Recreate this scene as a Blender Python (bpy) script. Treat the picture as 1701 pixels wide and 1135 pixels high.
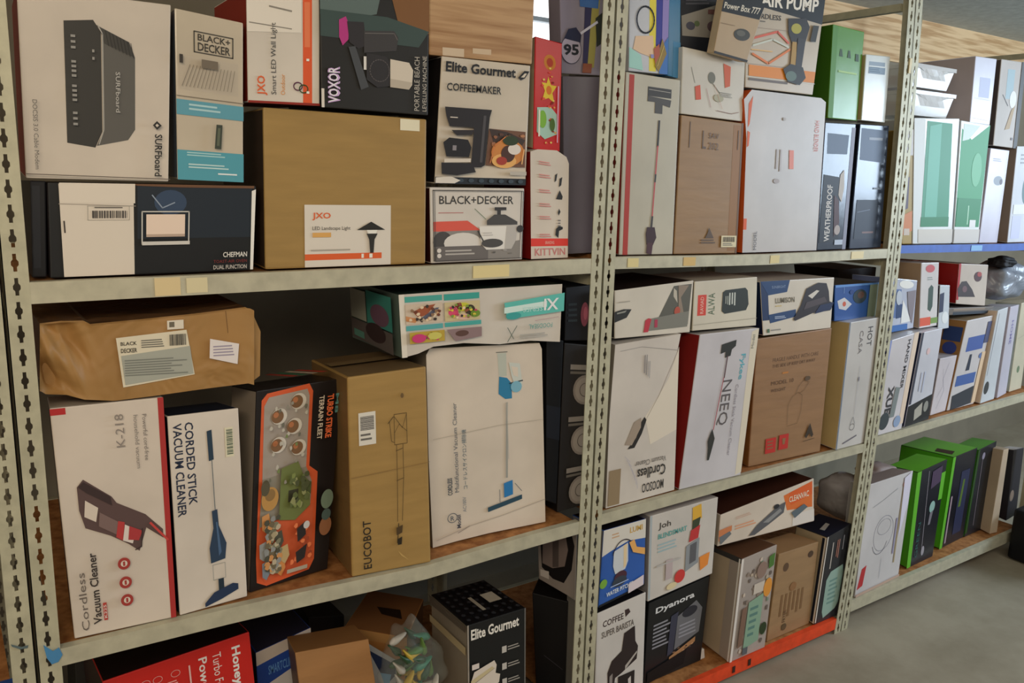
import bpy, bmesh, math, random
import numpy as np
from mathutils import Vector, Matrix
random.seed(7)
for o in list(bpy.data.objects): bpy.data.objects.remove(o)
S = bpy.context.scene
C = S.collection
# ------------------------------------------------------------ camera
W_, H_, F_ = 1701, 1135, 1408.35
PIT, ROL, YAW = 0.1975, 0.0282, 0.6047
CAM = Vector((-0.1392, -1.582, 0.2016))
fwd = Vector((math.sin(YAW)*math.cos(PIT), math.cos(YAW)*math.cos(PIT), -math.sin(PIT)))
rgt0 = Vector((math.cos(YAW), -math.sin(YAW), 0)); up0 = rgt0.cross(fwd)
rgt = rgt0*math.cos(ROL)+up0*math.sin(ROL); upv = -rgt0*math.sin(ROL)+up0*math.cos(ROL)
cd = bpy.data.cameras.new('camera'); co = bpy.data.objects.new('camera', cd); C.objects.link(co)
cd.sensor_width = 36; cd.lens = F_/W_*36; cd.clip_start = 0.02
M = Matrix((rgt, upv, -fwd)).transposed().to_4x4(); M.translation = CAM
co.matrix_world = M; S.camera = co
# ------------------------------------------------------------ light, world, exposure
S.view_settings.view_transform = 'Standard'; S.view_settings.look = 'None'
S.view_settings.gamma = 1; S.view_settings.exposure = 0.28
wd = bpy.data.worlds.new('world'); S.world = wd; wd.use_nodes = True
bg = wd.node_tree.nodes['Background']; bg.inputs[0].default_value = (1.0, .95, .88, 1); bg.inputs[1].default_value = .42
def area(name, loc, target, sx, sy, power, col):
    l = bpy.data.lights.new(name, 'AREA'); l.shape = 'RECTANGLE'; l.size = sx; l.size_y = sy; l.energy = power; l.color = col
    o = bpy.data.objects.new(name, l); C.objects.link(o); o.location = loc
    o.rotation_euler = (Vector(target)-Vector(loc)).to_track_quat('-Z', 'Y').to_euler(); return o
area('ceiling_light_warm', (-.6, -2.0, .95), (.6, 0, -.55), 1.6, .7, 36, (1, .84, .64))
area('aisle_floor_fill', (2.5, -1.7, .95), (2.5, -.6, -1.3), 1.8, .8, 12, (1, .92, .8))  # added downward fill that brightens the floor, not a known fixture
area('window_daylight', (5.3, -1.75, .45), (3.0, 0, .25), 1.3, .8, 58, (.66, .82, 1))
# ------------------------------------------------------------ helpers
def U(px, py, ax=1, v=0.0):
    d = fwd + rgt*((px-W_/2)/F_) - upv*((py-H_/2)/F_)
    return CAM + d*((v-CAM[ax])/d[ax])
def ray(px, py): return fwd + rgt*((px-W_/2)/F_) - upv*((py-H_/2)/F_)
def onplane(px, py, P0, N):
    d = ray(px, py); return CAM + d*((P0-CAM).dot(N)/d.dot(N))
K_ALB = 1.12
def lin(h):
    h = h.lstrip('#'); r = []
    for i in (0, 2, 4):
        c = int(h[i:i+2], 16)/255; c = c/12.92 if c < .04045 else ((c+.055)/1.055)**2.4
        r.append(min(.88, c*K_ALB))
    return tuple(r)+(1,)
MATS = {}
def mat(h, rough=.55, kind='card'):
    key = (h, rough, kind)
    if key in MATS: return MATS[key]
    m = bpy.data.materials.new('%s_%s' % (kind, h.lstrip('#'))); m.use_nodes = True
    nt = m.node_tree; b = nt.nodes['Principled BSDF']; L = nt.links.new
    c = lin(h); b.inputs['Base Color'].default_value = c; b.inputs['Roughness'].default_value = rough
    b.inputs['Specular IOR Level'].default_value = .35
    if kind == 'ink': MATS[key] = m; return m
    tc = nt.nodes.new('ShaderNodeTexCoord'); mp = nt.nodes.new('ShaderNodeMapping'); L(tc.outputs['Object'], mp.inputs[0])
    n = nt.nodes.new('ShaderNodeTexNoise'); L(mp.outputs[0], n.inputs['Vector'])
    n.inputs['Scale'].default_value = 6; n.inputs['Detail'].default_value = 4
    mx = nt.nodes.new('ShaderNodeMixRGB'); mx.blend_type = 'MULTIPLY'; mx.inputs[1].default_value = c
    rp = nt.nodes.new('ShaderNodeValToRGB'); L(n.outputs['Fac'], rp.inputs[0])
    lo = .86 if kind in ('card', 'kraft') else .8
    rp.color_ramp.elements[0].position = .3; rp.color_ramp.elements[0].color = (lo, lo, lo, 1)
    rp.color_ramp.elements[1].position = .65; rp.color_ramp.elements[1].color = (1, 1, 1, 1)
    L(rp.outputs[0], mx.inputs[2]); mx.inputs[0].default_value = 1
    bp = nt.nodes.new('ShaderNodeBump'); bp.inputs['Strength'].default_value = .25; bp.inputs['Distance'].default_value = .004
    out = mx.outputs[0]
    if kind in ('kraft', 'ply', 'wood'):
        mp.inputs['Scale'].default_value = {'kraft': (1, 1, 6), 'ply': (.5, 1, 9), 'wood': (1.5, 10, 3)}[kind]
        n.inputs['Scale'].default_value = {'kraft': 7, 'ply': 6, 'wood': 8}[kind]
        if kind != 'kraft':
            rp.color_ramp.elements[0].color = (.66, .56, .46, 1); rp.color_ramp.elements[0].position = .38; rp.color_ramp.elements[1].position = .56
    if kind == 'metal':
        b.inputs['Metallic'].default_value = .15; n.inputs['Scale'].default_value = 30; bp.inputs['Strength'].default_value = .08
    if kind == 'concrete':
        n.inputs['Scale'].default_value = 2.2; n.inputs['Detail'].default_value = 9; n.inputs['Roughness'].default_value = .65
        rp.color_ramp.elements[0].color = (.68, .66, .62, 1); rp.color_ramp.elements[1].position = .6
    if kind == 'flake':
        n.inputs['Scale'].default_value = 45; rp.color_ramp.elements[0].color = (.55, .45, .38, 1)
    if kind == 'crumple':
        v = nt.nodes.new('ShaderNodeTexNoise'); v.inputs['Scale'].default_value = 9; v.inputs['Distortion'].default_value = 1.2
        L(tc.outputs['Object'], v.inputs['Vector']); L(v.outputs['Fac'], bp.inputs['Height']); bp.inputs['Distance'].default_value = .03; bp.inputs['Strength'].default_value = .6
    else: L(n.outputs['Fac'], bp.inputs['Height'])
    L(bp.outputs[0], b.inputs['Normal']); L(out, b.inputs['Base Color'])
    MATS[key] = m; return m
def mk(name, bm, mats, parent=None, smooth=False):
    me = bpy.data.meshes.new(name); bm.normal_update(); bm.to_mesh(me); bm.free()
    for m in (mats if isinstance(mats, (list, tuple)) else [mats]): me.materials.append(m)
    if smooth:
        for p in me.polygons: p.use_smooth = True
    o = bpy.data.objects.new(name, me); C.objects.link(o)
    if parent is not None:
        o.parent = parent; me.transform(Matrix.Translation(-parent_origin(parent)))
    return o
def parent_origin(p):
    v = p.location.copy()
    while p.parent: p = p.parent; v += p.location
    return v
def tag(o, label=None, cat=None, group=None, kind=None):
    if label: o['label'] = label
    if cat: o['category'] = cat
    if group: o['group'] = group
    if kind: o['kind'] = kind
    return o
def thing(name, label, cat, loc, group=None):
    o = bpy.data.objects.new(name, None); o.empty_display_size = .05; C.objects.link(o); o.location = loc
    return tag(o, label, cat, group)
def hexa(bm, P, mi=0, bev=0):
    """P: 8 points, 0-3 front TL TR BR BL, 4-7 back"""
    vs = [bm.verts.new(p) for p in P]; fs = []
    for k, q in enumerate(((0, 3, 2, 1), (4, 5, 6, 7), (0, 4, 7, 3), (1, 2, 6, 5), (0, 1, 5, 4), (3, 7, 6, 2))):
        f = bm.faces.new([vs[i] for i in q]); f.material_index = mi[k] if isinstance(mi, (list, tuple)) else mi; fs.append(f)
    return vs, fs
def abox(bm, x0, x1, y0, y1, z0, z1, mi=0):
    hexa(bm, [Vector(p) for p in ((x0, y0, z1), (x1, y0, z1), (x1, y0, z0), (x0, y0, z0), (x0, y1, z1), (x1, y1, z1), (x1, y1, z0), (x0, y1, z0))], mi)
def struct(name, bm, m, label=None):
    o = mk(name, bm, m); o['kind'] = 'structure'
    if label: o['label'] = label
    return o
# ------------------------------------------------------------ room
ZF, ZC, YB = -1.36, 1.01, 1.0
bm = bmesh.new(); abox(bm, -4, 8.0, -5, YB+.1, ZF-.1, ZF); struct('floor', bm, mat('9b927f', .75, 'concrete'))
bm = bmesh.new(); abox(bm, -4, 8.0, -5, YB+.1, ZC, ZC+.1); struct('ceiling', bm, mat('b4bab6', .8, 'metal'))
wx0, wx1 = U(868, 40, 1, YB)[0], U(940, 40, 1, YB)[0]; WZ0, WZ1 = .56, .93
def wall_with_hole(y0, y1, za, zb, m, name):
    bm = bmesh.new()
    abox(bm, -4, wx0, y0, y1, za, zb); abox(bm, wx1, 8.0, y0, y1, za, zb)
    if WZ0 > za: abox(bm, wx0, wx1, y0, y1, za, WZ0)
    if WZ1 < zb: abox(bm, wx0, wx1, y0, y1, WZ1, zb)
    struct(name, bm, m)
wall_with_hole(YB, YB+.1, ZF, ZC, mat('857d6c', .8), 'wall_back')
wall_with_hole(YB-.013, YB-.001, .79, ZC, mat('dcbc90', .6, 'ply'), 'trim_1')
def emit(h, s):
    m = bpy.data.materials.new('daylight_pane'); m.use_nodes = True; b = m.node_tree.nodes['Principled BSDF']
    b.inputs['Emission Color'].default_value = lin(h); b.inputs['Emission Strength'].default_value = s; return m
bm = bmesh.new(); abox(bm, wx0, wx1, YB+.05, YB+.055, WZ0, WZ1); w = mk('window_1', bm, emit('e8f2ff', 1.5)); w['kind'] = 'structure'
bm = bmesh.new()
for a in ((wx0, wx0+.02, WZ0, WZ1), (wx1-.02, wx1, WZ0, WZ1), (wx0, wx1, WZ0, WZ0+.02), (wx0, wx1, WZ1-.02, WZ1), (wx0, wx1, .735, .75)): abox(bm, a[0], a[1], YB+.02, YB+.049, a[2], a[3])
mk('window_frame', bm, mat('b8c4cc', .5, 'metal'), w)
# ------------------------------------------------------------ shelving
def zline(pts, Y=0.0):
    P = [U(x, y, 1, Y) for x, y in pts]; xs = [p[0] for p in P]; zs = [p[2] for p in P]
    return lambda x: float(np.interp(x, xs, zs))
XR = lambda z: 2.500-.045*((z+.2)/1.0)**2       # slightly bowed right-hand frame
ZT1 = zline([(57, 469), (430, 453), (690, 443), (980, 430)]); ZT2 = zline([(1027, 427), (1269, 423), (1467, 414)]); ZT3 = zline([(1496, 408), (1701, 405)])
ZM1 = zline([(114.6, 1075), (430, 999.5), (717, 938), (860, 895), (959, 868)]); ZM2 = zline([(1003, 854), (1250, 786), (1429, 739.5)]); ZM3 = zline([(1455, 727), (1700, 655.6)])
ZB1 = lambda x: -1.27
ZB2 = lambda x: -1.302
ZB3 = lambda x: -1.2546
POST = mat('b9b49a', .5, 'metal'); LIP = mat('bdb79f', .5, 'metal'); DECK = mat('b07a48', .7, 'flake'); BLUE = mat('3158a8', .45, 'metal'); ORNG = mat('fb4c22', .6, 'metal')
PIT_H = .0393
def post_mesh(xf0, xf1, ztop, seam_right, yb=None):
    """slotted angle: perforated flange at y=0 between xf0(z), xf1(z), side flange on the seam side"""
    bm = bmesh.new(); th = .002
    y0, y1 = (0, th) if yb is None else (yb-th, yb)
    sgn = 1 if yb is None else -1
    z = ZF; cells = []
    n = int((ztop-ZF)/PIT_H)
    hp = [(-.5, 1), (.5, 1), (.5, .38), (1, .12), (1, -.28), (.5, -.5), (.5, -1), (-.5, -1), (-.5, -.5), (-1, -.28), (-1, .12), (-.5, .38)]
    for i in range(n):
        za, zb = ZF+i*PIT_H, ZF+(i+1)*PIT_H; zc = (za+zb)/2
        a0, a1, b0, b1 = xf0(za), xf1(za), xf0(zb), xf1(zb); xc = (a0+a1+b0+b1)/4; w = a1-a0
        def xo(t, z):  # outer boundary
            f = (z-za)/(zb-za); l = a0+(b0-a0)*f; r = a1+(b1-a1)*f; return l+(r-l)*t
        outer = [(0, zb), (1, zb), (1, zc+.006), (1, zc+.003), (1, zc-.003), (1, zc-.006), (1, za), (0, za), (0, zc-.006), (0, zc-.003), (0, zc+.003), (0, zc+.006)]
        for y, flip in ((y0, sgn < 0), (y1, sgn > 0)):
            O = [bm.verts.new((xo(t, z), y, z)) for t, z in outer]
            I = [bm.verts.new((xc+u*.0055, y, zc+v*.0145)) for u, v in hp]
            for k in range(12):
                q = [O[k], O[(k+1) % 12], I[(k+1) % 12], I[k]]
                bm.faces.new(q if flip else q[::-1])
    bmesh.ops.remove_doubles(bm, verts=bm.verts, dist=1e-5)
    # side flange
    zt = ZF+n*PIT_H; N = 10
    ya, ybk = (0, .04) if yb is None else (yb-.04, yb)
    for i in range(N):
        za, zb = ZF+(zt-ZF)*i/N, ZF+(zt-ZF)*(i+1)/N
        e = xf1 if seam_right else xf0; s = -th if seam_right else th
        P = [(e(zb), ya, zb), (e(zb)+s, ya, zb), (e(za)+s, ya, za), (e(za), ya, za), (e(zb), ybk, zb), (e(zb)+s, ybk, zb), (e(za)+s, ybk, za), (e(za), ybk, za)]
        hexa(bm, [Vector(p) for p in P])
    bmesh.ops.recalc_face_normals(bm, faces=bm.faces)
    return bm
def beam(xa, xb, zf, h, y, back=False, n=8):
    bm = bmesh.new(); t = .002; r = .018
    prof = [(y, 0), (y, -h), (y+r, -h), (y+r, -h+t), (y+t, -h+t), (y+t, -t), (y+r, -t), (y+r, 0)]
    if back: prof = [(2*y-a, b) for a, b in prof]
    rows = []
    for i in range(n+1):
        x = xa+(xb-xa)*i/n; rows.append([bm.verts.new((x, a, zf(x)+b)) for a, b in prof])
    for i in range(n):
        for k in range(8): bm.faces.new((rows[i][k], rows[i][(k+1) % 8], rows[i+1][(k+1) % 8], rows[i+1][k]))
    bm.faces.new(rows[0]); bm.faces.new(rows[-1][::-1]); bmesh.ops.recalc_face_normals(bm, faces=bm.faces); return bm
def deck(xa, xb, zf, y0, y1, n=8):
    bm = bmesh.new(); rows = []
    for i in range(n+1):
        x = xa+(xb-xa)*i/n; z = zf(x)-.003
        rows.append([bm.verts.new(p) for p in ((x, y0, z), (x, y1, z), (x, y1, z-.016), (x, y0, z-.016))])
    for i in range(n):
        for k in range(4): bm.faces.new((rows[i][k], rows[i][(k+1) % 4], rows[i+1][(k+1) % 4], rows[i+1][k]))
    bm.faces.new(rows[0]); bm.faces.new(rows[-1][::-1]); bmesh.ops.recalc_face_normals(bm, faces=bm.faces); return bm
DY = .80; PW = .037
def unit(label, xl, xr, shelves, ztop, left=True, right=True, x_in=None):
    root = thing('shelving_unit', label, 'shelving', ((xl(0)+xr(0))/2, DY/2, ZF), 'steel shelving bays standing in a row')
    if left:
        mk('upright_post', post_mesh(xl, lambda z: xl(z)+PW, ztop, False), POST, root)
        mk('upright_post', post_mesh(xl, lambda z: xl(z)+PW, ztop, False, DY), POST, root)
    if right:
        mk('upright_post', post_mesh(lambda z: xr(z)-PW, xr, ztop, True), POST, root)
        mk('upright_post', post_mesh(lambda z: xr(z)-PW, xr, ztop, True, DY), POST, root)
    for z in [.735, -.058]:
        for e, on, s in ((xl, left, .003), (xr, right, -.003)):
            if on:
                bm = bmesh.new(); x = e(z); abox(bm, min(x+s, x+s*4), max(x+s, x+s*4), .041, DY-.041, z-.011, z+.011); mk('side_tie', bm, POST, root)
    for zf, h, m, lb in shelves:
        zc = zf((xl(0)+xr(0))/2)
        a, b = xl(zc)+(PW if left else 0)-.001, xr(zc)-(PW if right else 0)+.001
        o = mk('shelf_beam', beam(a, b, zf, h, .0005), m, root)
        if lb: o['label'] = lb
        mk('shelf_beam', beam(a, b, zf, h, DY-.0005, True), POST, root)
        mk('shelf_deck', deck(xl(zc)+(PW+.003 if left else 0), xr(zc)-(PW+.003 if right else 0), lambda x: zf(x), .0035, DY-.0035), DECK, root)
    return root
c = lambda v: (lambda z: v)
un1 = unit('beige slotted steel shelving bay nearest the camera, left of the middle pair of posts', c(-.046), c(1.2185), [(ZT1, .036, LIP, None), (ZM1, .034, LIP, None), (ZB1, .036, LIP, None)], .96)
un2 = unit('middle beige steel shelving bay with an orange bottom beam', c(1.2205), lambda z: XR(z)-.0385, [(ZT2, .030, LIP, None), (ZM2, .030, LIP, None), (ZB2, .040, ORNG, 'orange painted beam')], .96)
un3 = unit('farthest steel shelving bay with a blue upper beam', lambda z: XR(z)-.037, c(3.72), [(ZT3, .026, BLUE, 'blue painted beam'), (ZM3, .030, LIP, None), (ZB3, .045, LIP, None)], .96)
un0 = unit('steel shelving bay cut off by the left edge of the photo', c(-1.31), c(-.049), [(lambda x: -.70, .036, BLUE, 'blue painted beam'), (lambda x: -.02, .036, LIP, None)], .96, left=True)
# ------------------------------------------------------------ cartons and their printing
TXT = {}
def text_mesh(s, bold):
    k = (s, bold)
    if k not in TXT:
        cu = bpy.data.curves.new('t', 'FONT'); cu.body = s; cu.resolution_u = 2; cu.offset = .018*bold
        o = bpy.data.objects.new('t', cu); me = bpy.data.meshes.new_from_object(o)
        v = [(p.co.x, p.co.y) for p in me.vertices]; f = [tuple(p.vertices) for p in me.polygons]
        bpy.data.objects.remove(o); bpy.data.curves.remove(cu); bpy.data.meshes.remove(me)
        x0, x1 = min(a for a, b in v), max(a for a, b in v); y0, y1 = min(b for a, b in v), max(b for a, b in v)
        TXT[k] = ([((a-x0)/(x1-x0), (b-y0)/(y1-y0)) for a, b in v], f)
    return TXT[k]
UP = Vector((0, 0, 1))
def snap(p, lo=False):
    for x0, x1, zf in ((-.05, 1.2195, ZT1), (-.05, 1.2195, ZM1), (-.05, 1.2195, ZB1), (1.2195, 2.46, ZT2), (1.2195, 2.46, ZM2), (1.2195, 2.46, ZB2), (2.46, 3.8, ZT3), (2.46, 3.8, ZM3), (2.46, 3.8, ZB3)):
        if x0 <= p.x < x1:
            z = zf(p.x)+.0015
            if (-.6 if zf in (ZB1, ZB2, ZB3) else -.05) < p.z-z < (0 if lo else .022): return z
    return p.z
class Box:
    def __init__(s, label, q=None, Y=.02, Yr=None, d=.3, c='cfc4b4', sc=None, tc=None, sh=None, lean=0, outline=None, cat='box', name='cardboard_box', grp=None,
                 kind='card', rough=.5, world=None, bev=.0022, part='carton', taper=.05, dz=0, rc=None, inset=0):
        if world:      # x0,x1,y0,y1,z0,z1 (metres), optional yaw
            x0, x1, y0, y1, z0, z1 = world[:6]; yaw = world[6] if len(world) > 6 else 0
            R = Matrix.Rotation(yaw, 4, 'Z'); o = Vector((x0, y0, 0))
            f = [o+R@Vector(p) for p in ((0, 0, z1), (x1-x0, 0, z1), (x1-x0, 0, z0), (0, 0, z0))]
            dv = R@Vector((0, y1-y0, 0)); N = R@Vector((0, -1, 0))
        else:
            tl, tr, br, bl = [(q[i], q[i+1]) for i in (0, 2, 4, 6)]
            if sh is not None:
                BL, BR = U(*bl), U(*br)
                BL, BR = U(bl[0], bl[1], 2, sh(BL[0])+dz), U(br[0], br[1], 2, sh(BR[0])+dz)
                Y, Yr = min(max(BL[1], .006), .4), min(max(BR[1], .006), .4)
            if Yr is None: Yr = Y
            BL, BR = U(bl[0], bl[1], 1, Y), U(br[0], br[1], 1, Yr)
            e = (BR-BL); e.z = 0; e.normalize(); inward = Vector((-e.y, e.x, 0))
            upd = (UP+inward*lean).normalized(); N = e.cross(upd)*1; N.normalize()
            P0 = BL
            on = lambda p: onplane(p[0], p[1], P0, N)
            f = [on(tl), on(tr), on(br), on(bl)]; dv = (-N)*d
            if lean: dv.z *= .2
            for k in (2, 3): f[k].z = snap(f[k])
        s.N = N; s.dv = dv
        b = [p+dv for p in f]
        if taper: cb = sum(b, Vector())/4; b = [p+(cb-p)*taper for p in b]
        cen = sum(f+b, Vector())/8; cen.z = min(p.z for p in f+b)
        s.root = thing(name, label, cat, cen, grp); s.cen = cen
        sc = sc or c; tc = tc or c
        s.parts = {}; s.main = part; s.cur = part; s.layer = 1
        bm, mi = s._p(part)
        idx = lambda h, k=kind: s._mi(part, mat(h, rough, k))
        ms = [idx(c), idx(sc), idx(sc), idx(rc or sc), idx(tc), idx(sc)]
        if outline and not world:
            O = [onplane(x, y, P0, N) for x, y in outline]
            for o_ in O: o_.z = max(o_.z, snap(o_, True))
            if inset: cO = sum(O, Vector())/len(O); O = [o_+(cO-o_)*.01-N*inset for o_ in O]
            fr = [bm.verts.new(p) for p in O]; bk = [bm.verts.new(p+dv) for p in O]
            F = bm.faces.new(fr); F.material_index = ms[0]; B_ = bm.faces.new(bk[::-1]); B_.material_index = ms[1]
            n = len(O)
            for i in range(n):
                g = bm.faces.new((fr[i], bk[i], bk[(i+1) % n], fr[(i+1) % n])); dd = O[(i+1) % n]-O[i]
                g.material_index = ms[4] if (abs(dd.z) < abs(dd.x)*.7 and O[i].z > (f[0].z+f[3].z)/2) else ms[2]
            bmesh.ops.recalc_face_normals(bm, faces=bm.faces)
        else:
            hexa(bm, f+b, ms); bmesh.ops.recalc_face_normals(bm, faces=bm.faces)
            if bev: bmesh.ops.bevel(bm, geom=list(bm.edges), offset=bev, segments=2, profile=.6, affect='EDGES', clamp_overlap=True)
        s.bev = bev
        s.F = {'F': (f, N)}
        s.F['L'] = ([b[0], f[0], f[3], b[3]], (f[0]-b[0]).cross(f[3]-f[0]).normalized()); s.F['T'] = ([b[0], b[1], f[1], f[0]], None); s.F['R'] = ([f[1], b[1], b[2], f[2]], None)
        for k in 'LTR':
            q_, _ = s.F[k]; n_ = (q_[1]-q_[0]).cross(q_[3]-q_[0]).normalized(); cc = sum(q_, Vector())/4; c8 = sum(f+b, Vector())/8
            if n_.dot(cc-c8) < 0: n_ = -n_
            s.F[k] = (q_, n_)
        s.f = 'F'
    def _p(s, n):
        if n not in s.parts: s.parts[n] = [bmesh.new(), [], None]
        return s.parts[n][0], s.parts[n][1]
    def _mi(s, n, m):
        L = s.parts[n][1]
        if m not in L: L.append(m)
        return L.index(m)
    def on(s, part, label=None, face=None):
        s._p(part); s.cur = part
        if label: s.parts[part][2] = label
        if face: s.f = face
        return s
    def face(s, f): s.f = f; return s
    def P(s, u, v, off=None):
        q, n = s.F[s.f]; u /= 100; v /= 100
        a = q[0].lerp(q[1], u); b = q[3].lerp(q[2], u)
        return a.lerp(b, v)+n*(.0003*s.layer if off is None else off)
    def poly(s, c, uv, rough=.5, thick=0):
        bm, _ = s._p(s.cur); mi = s._mi(s.cur, mat(c, rough, 'ink'))
        pts = [s.P(uv[i], uv[i+1]) for i in range(0, len(uv), 2)]
        f = bm.faces.new([bm.verts.new(p) for p in pts]); f.material_index = mi
        f.normal_update()
        if f.normal.dot(s.F[s.f][1]) < 0: f.normal_flip()
        s.layer += 1; return s
    def rect(s, c, u0, v0, u1, v1, rough=.5): return s.poly(c, [u0, v0, u1, v0, u1, v1, u0, v1], rough)
    def ell(s, c, cu, cv, ru, rv, n=20): return s.poly(c, [w for k in range(n) for w in (cu+ru*math.cos(k*6.2832/n), cv+rv*math.sin(k*6.2832/n))])
    def line(s, c, pts, w):
        bm, _ = s._p(s.cur); mi = s._mi(s.cur, mat(c, .5, 'ink')); n = s.F[s.f][1]
        P = [s.P(pts[i], pts[i+1]) for i in range(0, len(pts), 2)]
        for a, b in zip(P, P[1:]):
            t = (b-a).cross(n).normalized()*w/2000; e = (b-a).normalized()*w/4000
            f = bm.faces.new([bm.verts.new(p) for p in (a+t-e, b+t+e, b-t+e, a-t-e)]); f.material_index = mi; f.normal_update()
            if f.normal.dot(n) < 0: f.normal_flip()
        s.layer += 1; return s
    def frame(s, c, u0, v0, u1, v1, w): return s.line(c, [u0, v0, u1, v0, u1, v1, u0, v1, u0, v0], w)
    def ring(s, c, cu, cv, ru, rv, w, a0=0, a1=360, n=24):
        return s.line(c, [x for k in range(n+1) for x in (cu+ru*math.cos(math.radians(a0+(a1-a0)*k/n)), cv+rv*math.sin(math.radians(a0+(a1-a0)*k/n)))], w)
    def text(s, c, t, u0, v0, u1, v1, rot=0, bold=0):
        keep = s.cur
        if keep.endswith('lettering') or keep in ('product_label', 'shipping_label', 'sticker'):
            s.nt = getattr(s, 'nt', 0)+1; s.cur = ('' if keep.endswith('lettering') and '/' not in keep else keep.split('/')[0]+'/')+'lettering#%d' % s.nt
        V, F = text_mesh(t, bold); bm, _ = s._p(s.cur); mi = s._mi(s.cur, mat(c, .5, 'ink')); vs = []
        for x, y in V:
            if rot == 0: a, b = x, 1-y
            elif rot == 'cw': a, b = y, x
            elif rot == 'ccw': a, b = 1-y, 1-x
            else: a, b = 1-x, y
            vs.append(bm.verts.new(s.P(u0+(u1-u0)*a, v0+(v1-v0)*b)))
        n = s.F[s.f][1]
        for f in F:
            try: g = bm.faces.new([vs[i] for i in f])
            except ValueError: continue
            g.material_index = mi; g.normal_update()
            if g.normal.dot(n) < 0: g.normal_flip()
        s.cur = keep; s.layer += 1; return s
    def greek(s, c, u0, v0, u1, v1, n, rot=0, fill=.45, seed=1):
        keep = s.cur
        if keep.endswith('lettering'): s.nt = getattr(s, 'nt', 0)+1; s.cur = 'small_print#%d' % s.nt
        r = random.Random(seed+n)
        for k in range(n):
            e = r.uniform(.7, 1)
            if rot == 0:
                h = (v1-v0)/n; s.rect(c, u0, v0+h*k, u0+(u1-u0)*e, v0+h*(k+fill))
            else:
                h = (u1-u0)/n; s.rect(c, u0+h*k, v0, u0+h*(k+fill), v0+(v1-v0)*e)
            s.layer -= 1
        s.cur = keep; s.layer += 1; return s
    def scatter(s, cols, u0, v0, u1, v1, n, ru, rv):
        r = random.Random(n*7+int(u0)+int(v1)); s.layer += 1
        for k in range(n):
            cu, cv = r.uniform(u0+ru*.5, u1-ru*.5), r.uniform(v0+rv*.5, v1-rv*.5); m = r.randint(5, 8); a0 = r.uniform(0, 6)
            s.poly(r.choice(cols), [w for i in range(m) for w in (cu+ru*r.uniform(.3, .6)*math.cos(a0+6.283*i/m), cv+rv*r.uniform(.3, .6)*math.sin(a0+6.283*i/m))]); s.layer -= .93
        s.layer += 1; return s
    def bars(s, c, u0, v0, u1, v1, n=16, rot=0):
        r = random.Random(n); x = 0; tot = []; keep = s.cur
        if keep in ('product_label', 'shipping_label', 'sticker', 'barcode_sticker'): s.cur = keep+'/barcode'
        while x < 1: w = r.choice((.015, .03, .045)); tot.append((x, min(1, x+w))); x += w+r.choice((.015, .03))
        for a, b in tot:
            if rot == 0: s.rect(c, u0+(u1-u0)*a, v0, u0+(u1-u0)*b, v1)
            else: s.rect(c, u0, v0+(v1-v0)*a, u1, v0+(v1-v0)*b)
            s.layer -= 1
        s.cur = keep; s.layer += 1; return s
    def sticker(s, u0, v0, u1, v1, c='d8d2c6', rot=0, lab=None, code=True, name='sticker'):
        s.layer += 2; s.on(name, lab); s.rect(c, u0, v0, u1, v1); du, dv = u1-u0, v1-v0
        if code: s.bars('3a3634', u0+du*.1, v0+dv*.12, u0+du*.9, v0+dv*.55, 14, rot); s.greek('6a6660', u0+du*.1, v0+dv*.65, u0+du*.85, v0+dv*.92, 2)
        return s.on(s.main)
    def tape(s, c='b08c58'):
        return s.on('tape_strip', None).face('T').rect(c, 0, 42, 100, 58, .25).on(s.main).face('F')
    def done(s):
        made = {}
        for n in sorted(s.parts, key=lambda k: k.count('/')):
            bm, ms, lb = s.parts[n]
            if not len(bm.faces): bm.free(); continue
            par = made.get(n.split('/')[0], s.root) if '/' in n else s.root
            o = mk(n.split('/')[-1].split('#')[0], bm, ms, par); made[n] = o
            if lb: o['label'] = lb
        s.parts = {}
        return s
WH = 'cfc2b2'; BK = '1b1a1b'; KR = 'a5824f'; RED = 'b02a28'; TEAL = '5aa6ae'; OR = 'd8662f'
# ============ bay 1, upper shelf
b = Box('large white modem box with a dark grey modem pictured on it', (27, -24, 284, 8, 280, 302, 43, 296), Y=.03, d=.16, c='cbbfb0', sc='8c2c28')
b.on('printed_picture').poly('35332f', [28, 15, 47, 13, 52, 19, 52, 73, 47, 82, 28, 80]).poly('5a5752', [49, 15.5, 71, 23, 75, 31, 75, 71, 70, 77, 48, 81, 52.5, 73, 52.5, 19])
b.poly('403e3a', [51, 16.5, 71, 23, 74.5, 31, 54, 25]).line('a8a49c', [50, 15.6, 53, 20, 53, 72, 49.6, 80], 1.6)
for i in range(8): b.line('2a2825', [55+i*2.4, 18+i*.8, 57+i*2.4, 26+i*.8], 1)
for v in (22, 25, 28, 35.5, 38, 40.5, 43, 48.5, 51, 53.5, 56, 63, 66, 69): b.rect('8e8b86', 32, v, 35, v+1.3)
for v in (29, 33): b.rect('908c86', 45.5, v, 47, v+1.5)
b.text('b9b5ae', 'SURFboard', 61, 40, 64, 62, 'cw')
b.on('lettering').text('2c2a28', 'SURFboard', 88.5, 73, 94, 97, 'cw', 1).poly('2c2a28', [90, 65.5, 93.5, 68, 90, 70.5, 87, 68]).poly('cbbfb0', [90, 67, 91.5, 68, 90, 69, 88.8, 68]).text('5a5550', 'DOCSIS 3.0 Cable Modem', 6, 58, 9, 95, 'cw')
b.on('carton').line('5a5048', [0, 97.6, 100, 98.5], 1.4); b.done()
b = Box('wide black toaster box, its left third covered by white paper', (79, 303, 425, 309, 420, 453, 84, 464), Y=.03, d=.26, c='171819', sc='2a2226', tc='3a302c')
b.rect('1f2730', 40, 2, 98, 60).ell('33445c', 56, 20, 8, 14).line('8c98a8', [47, 12, 52, 26, 58, 20], 2)
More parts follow.
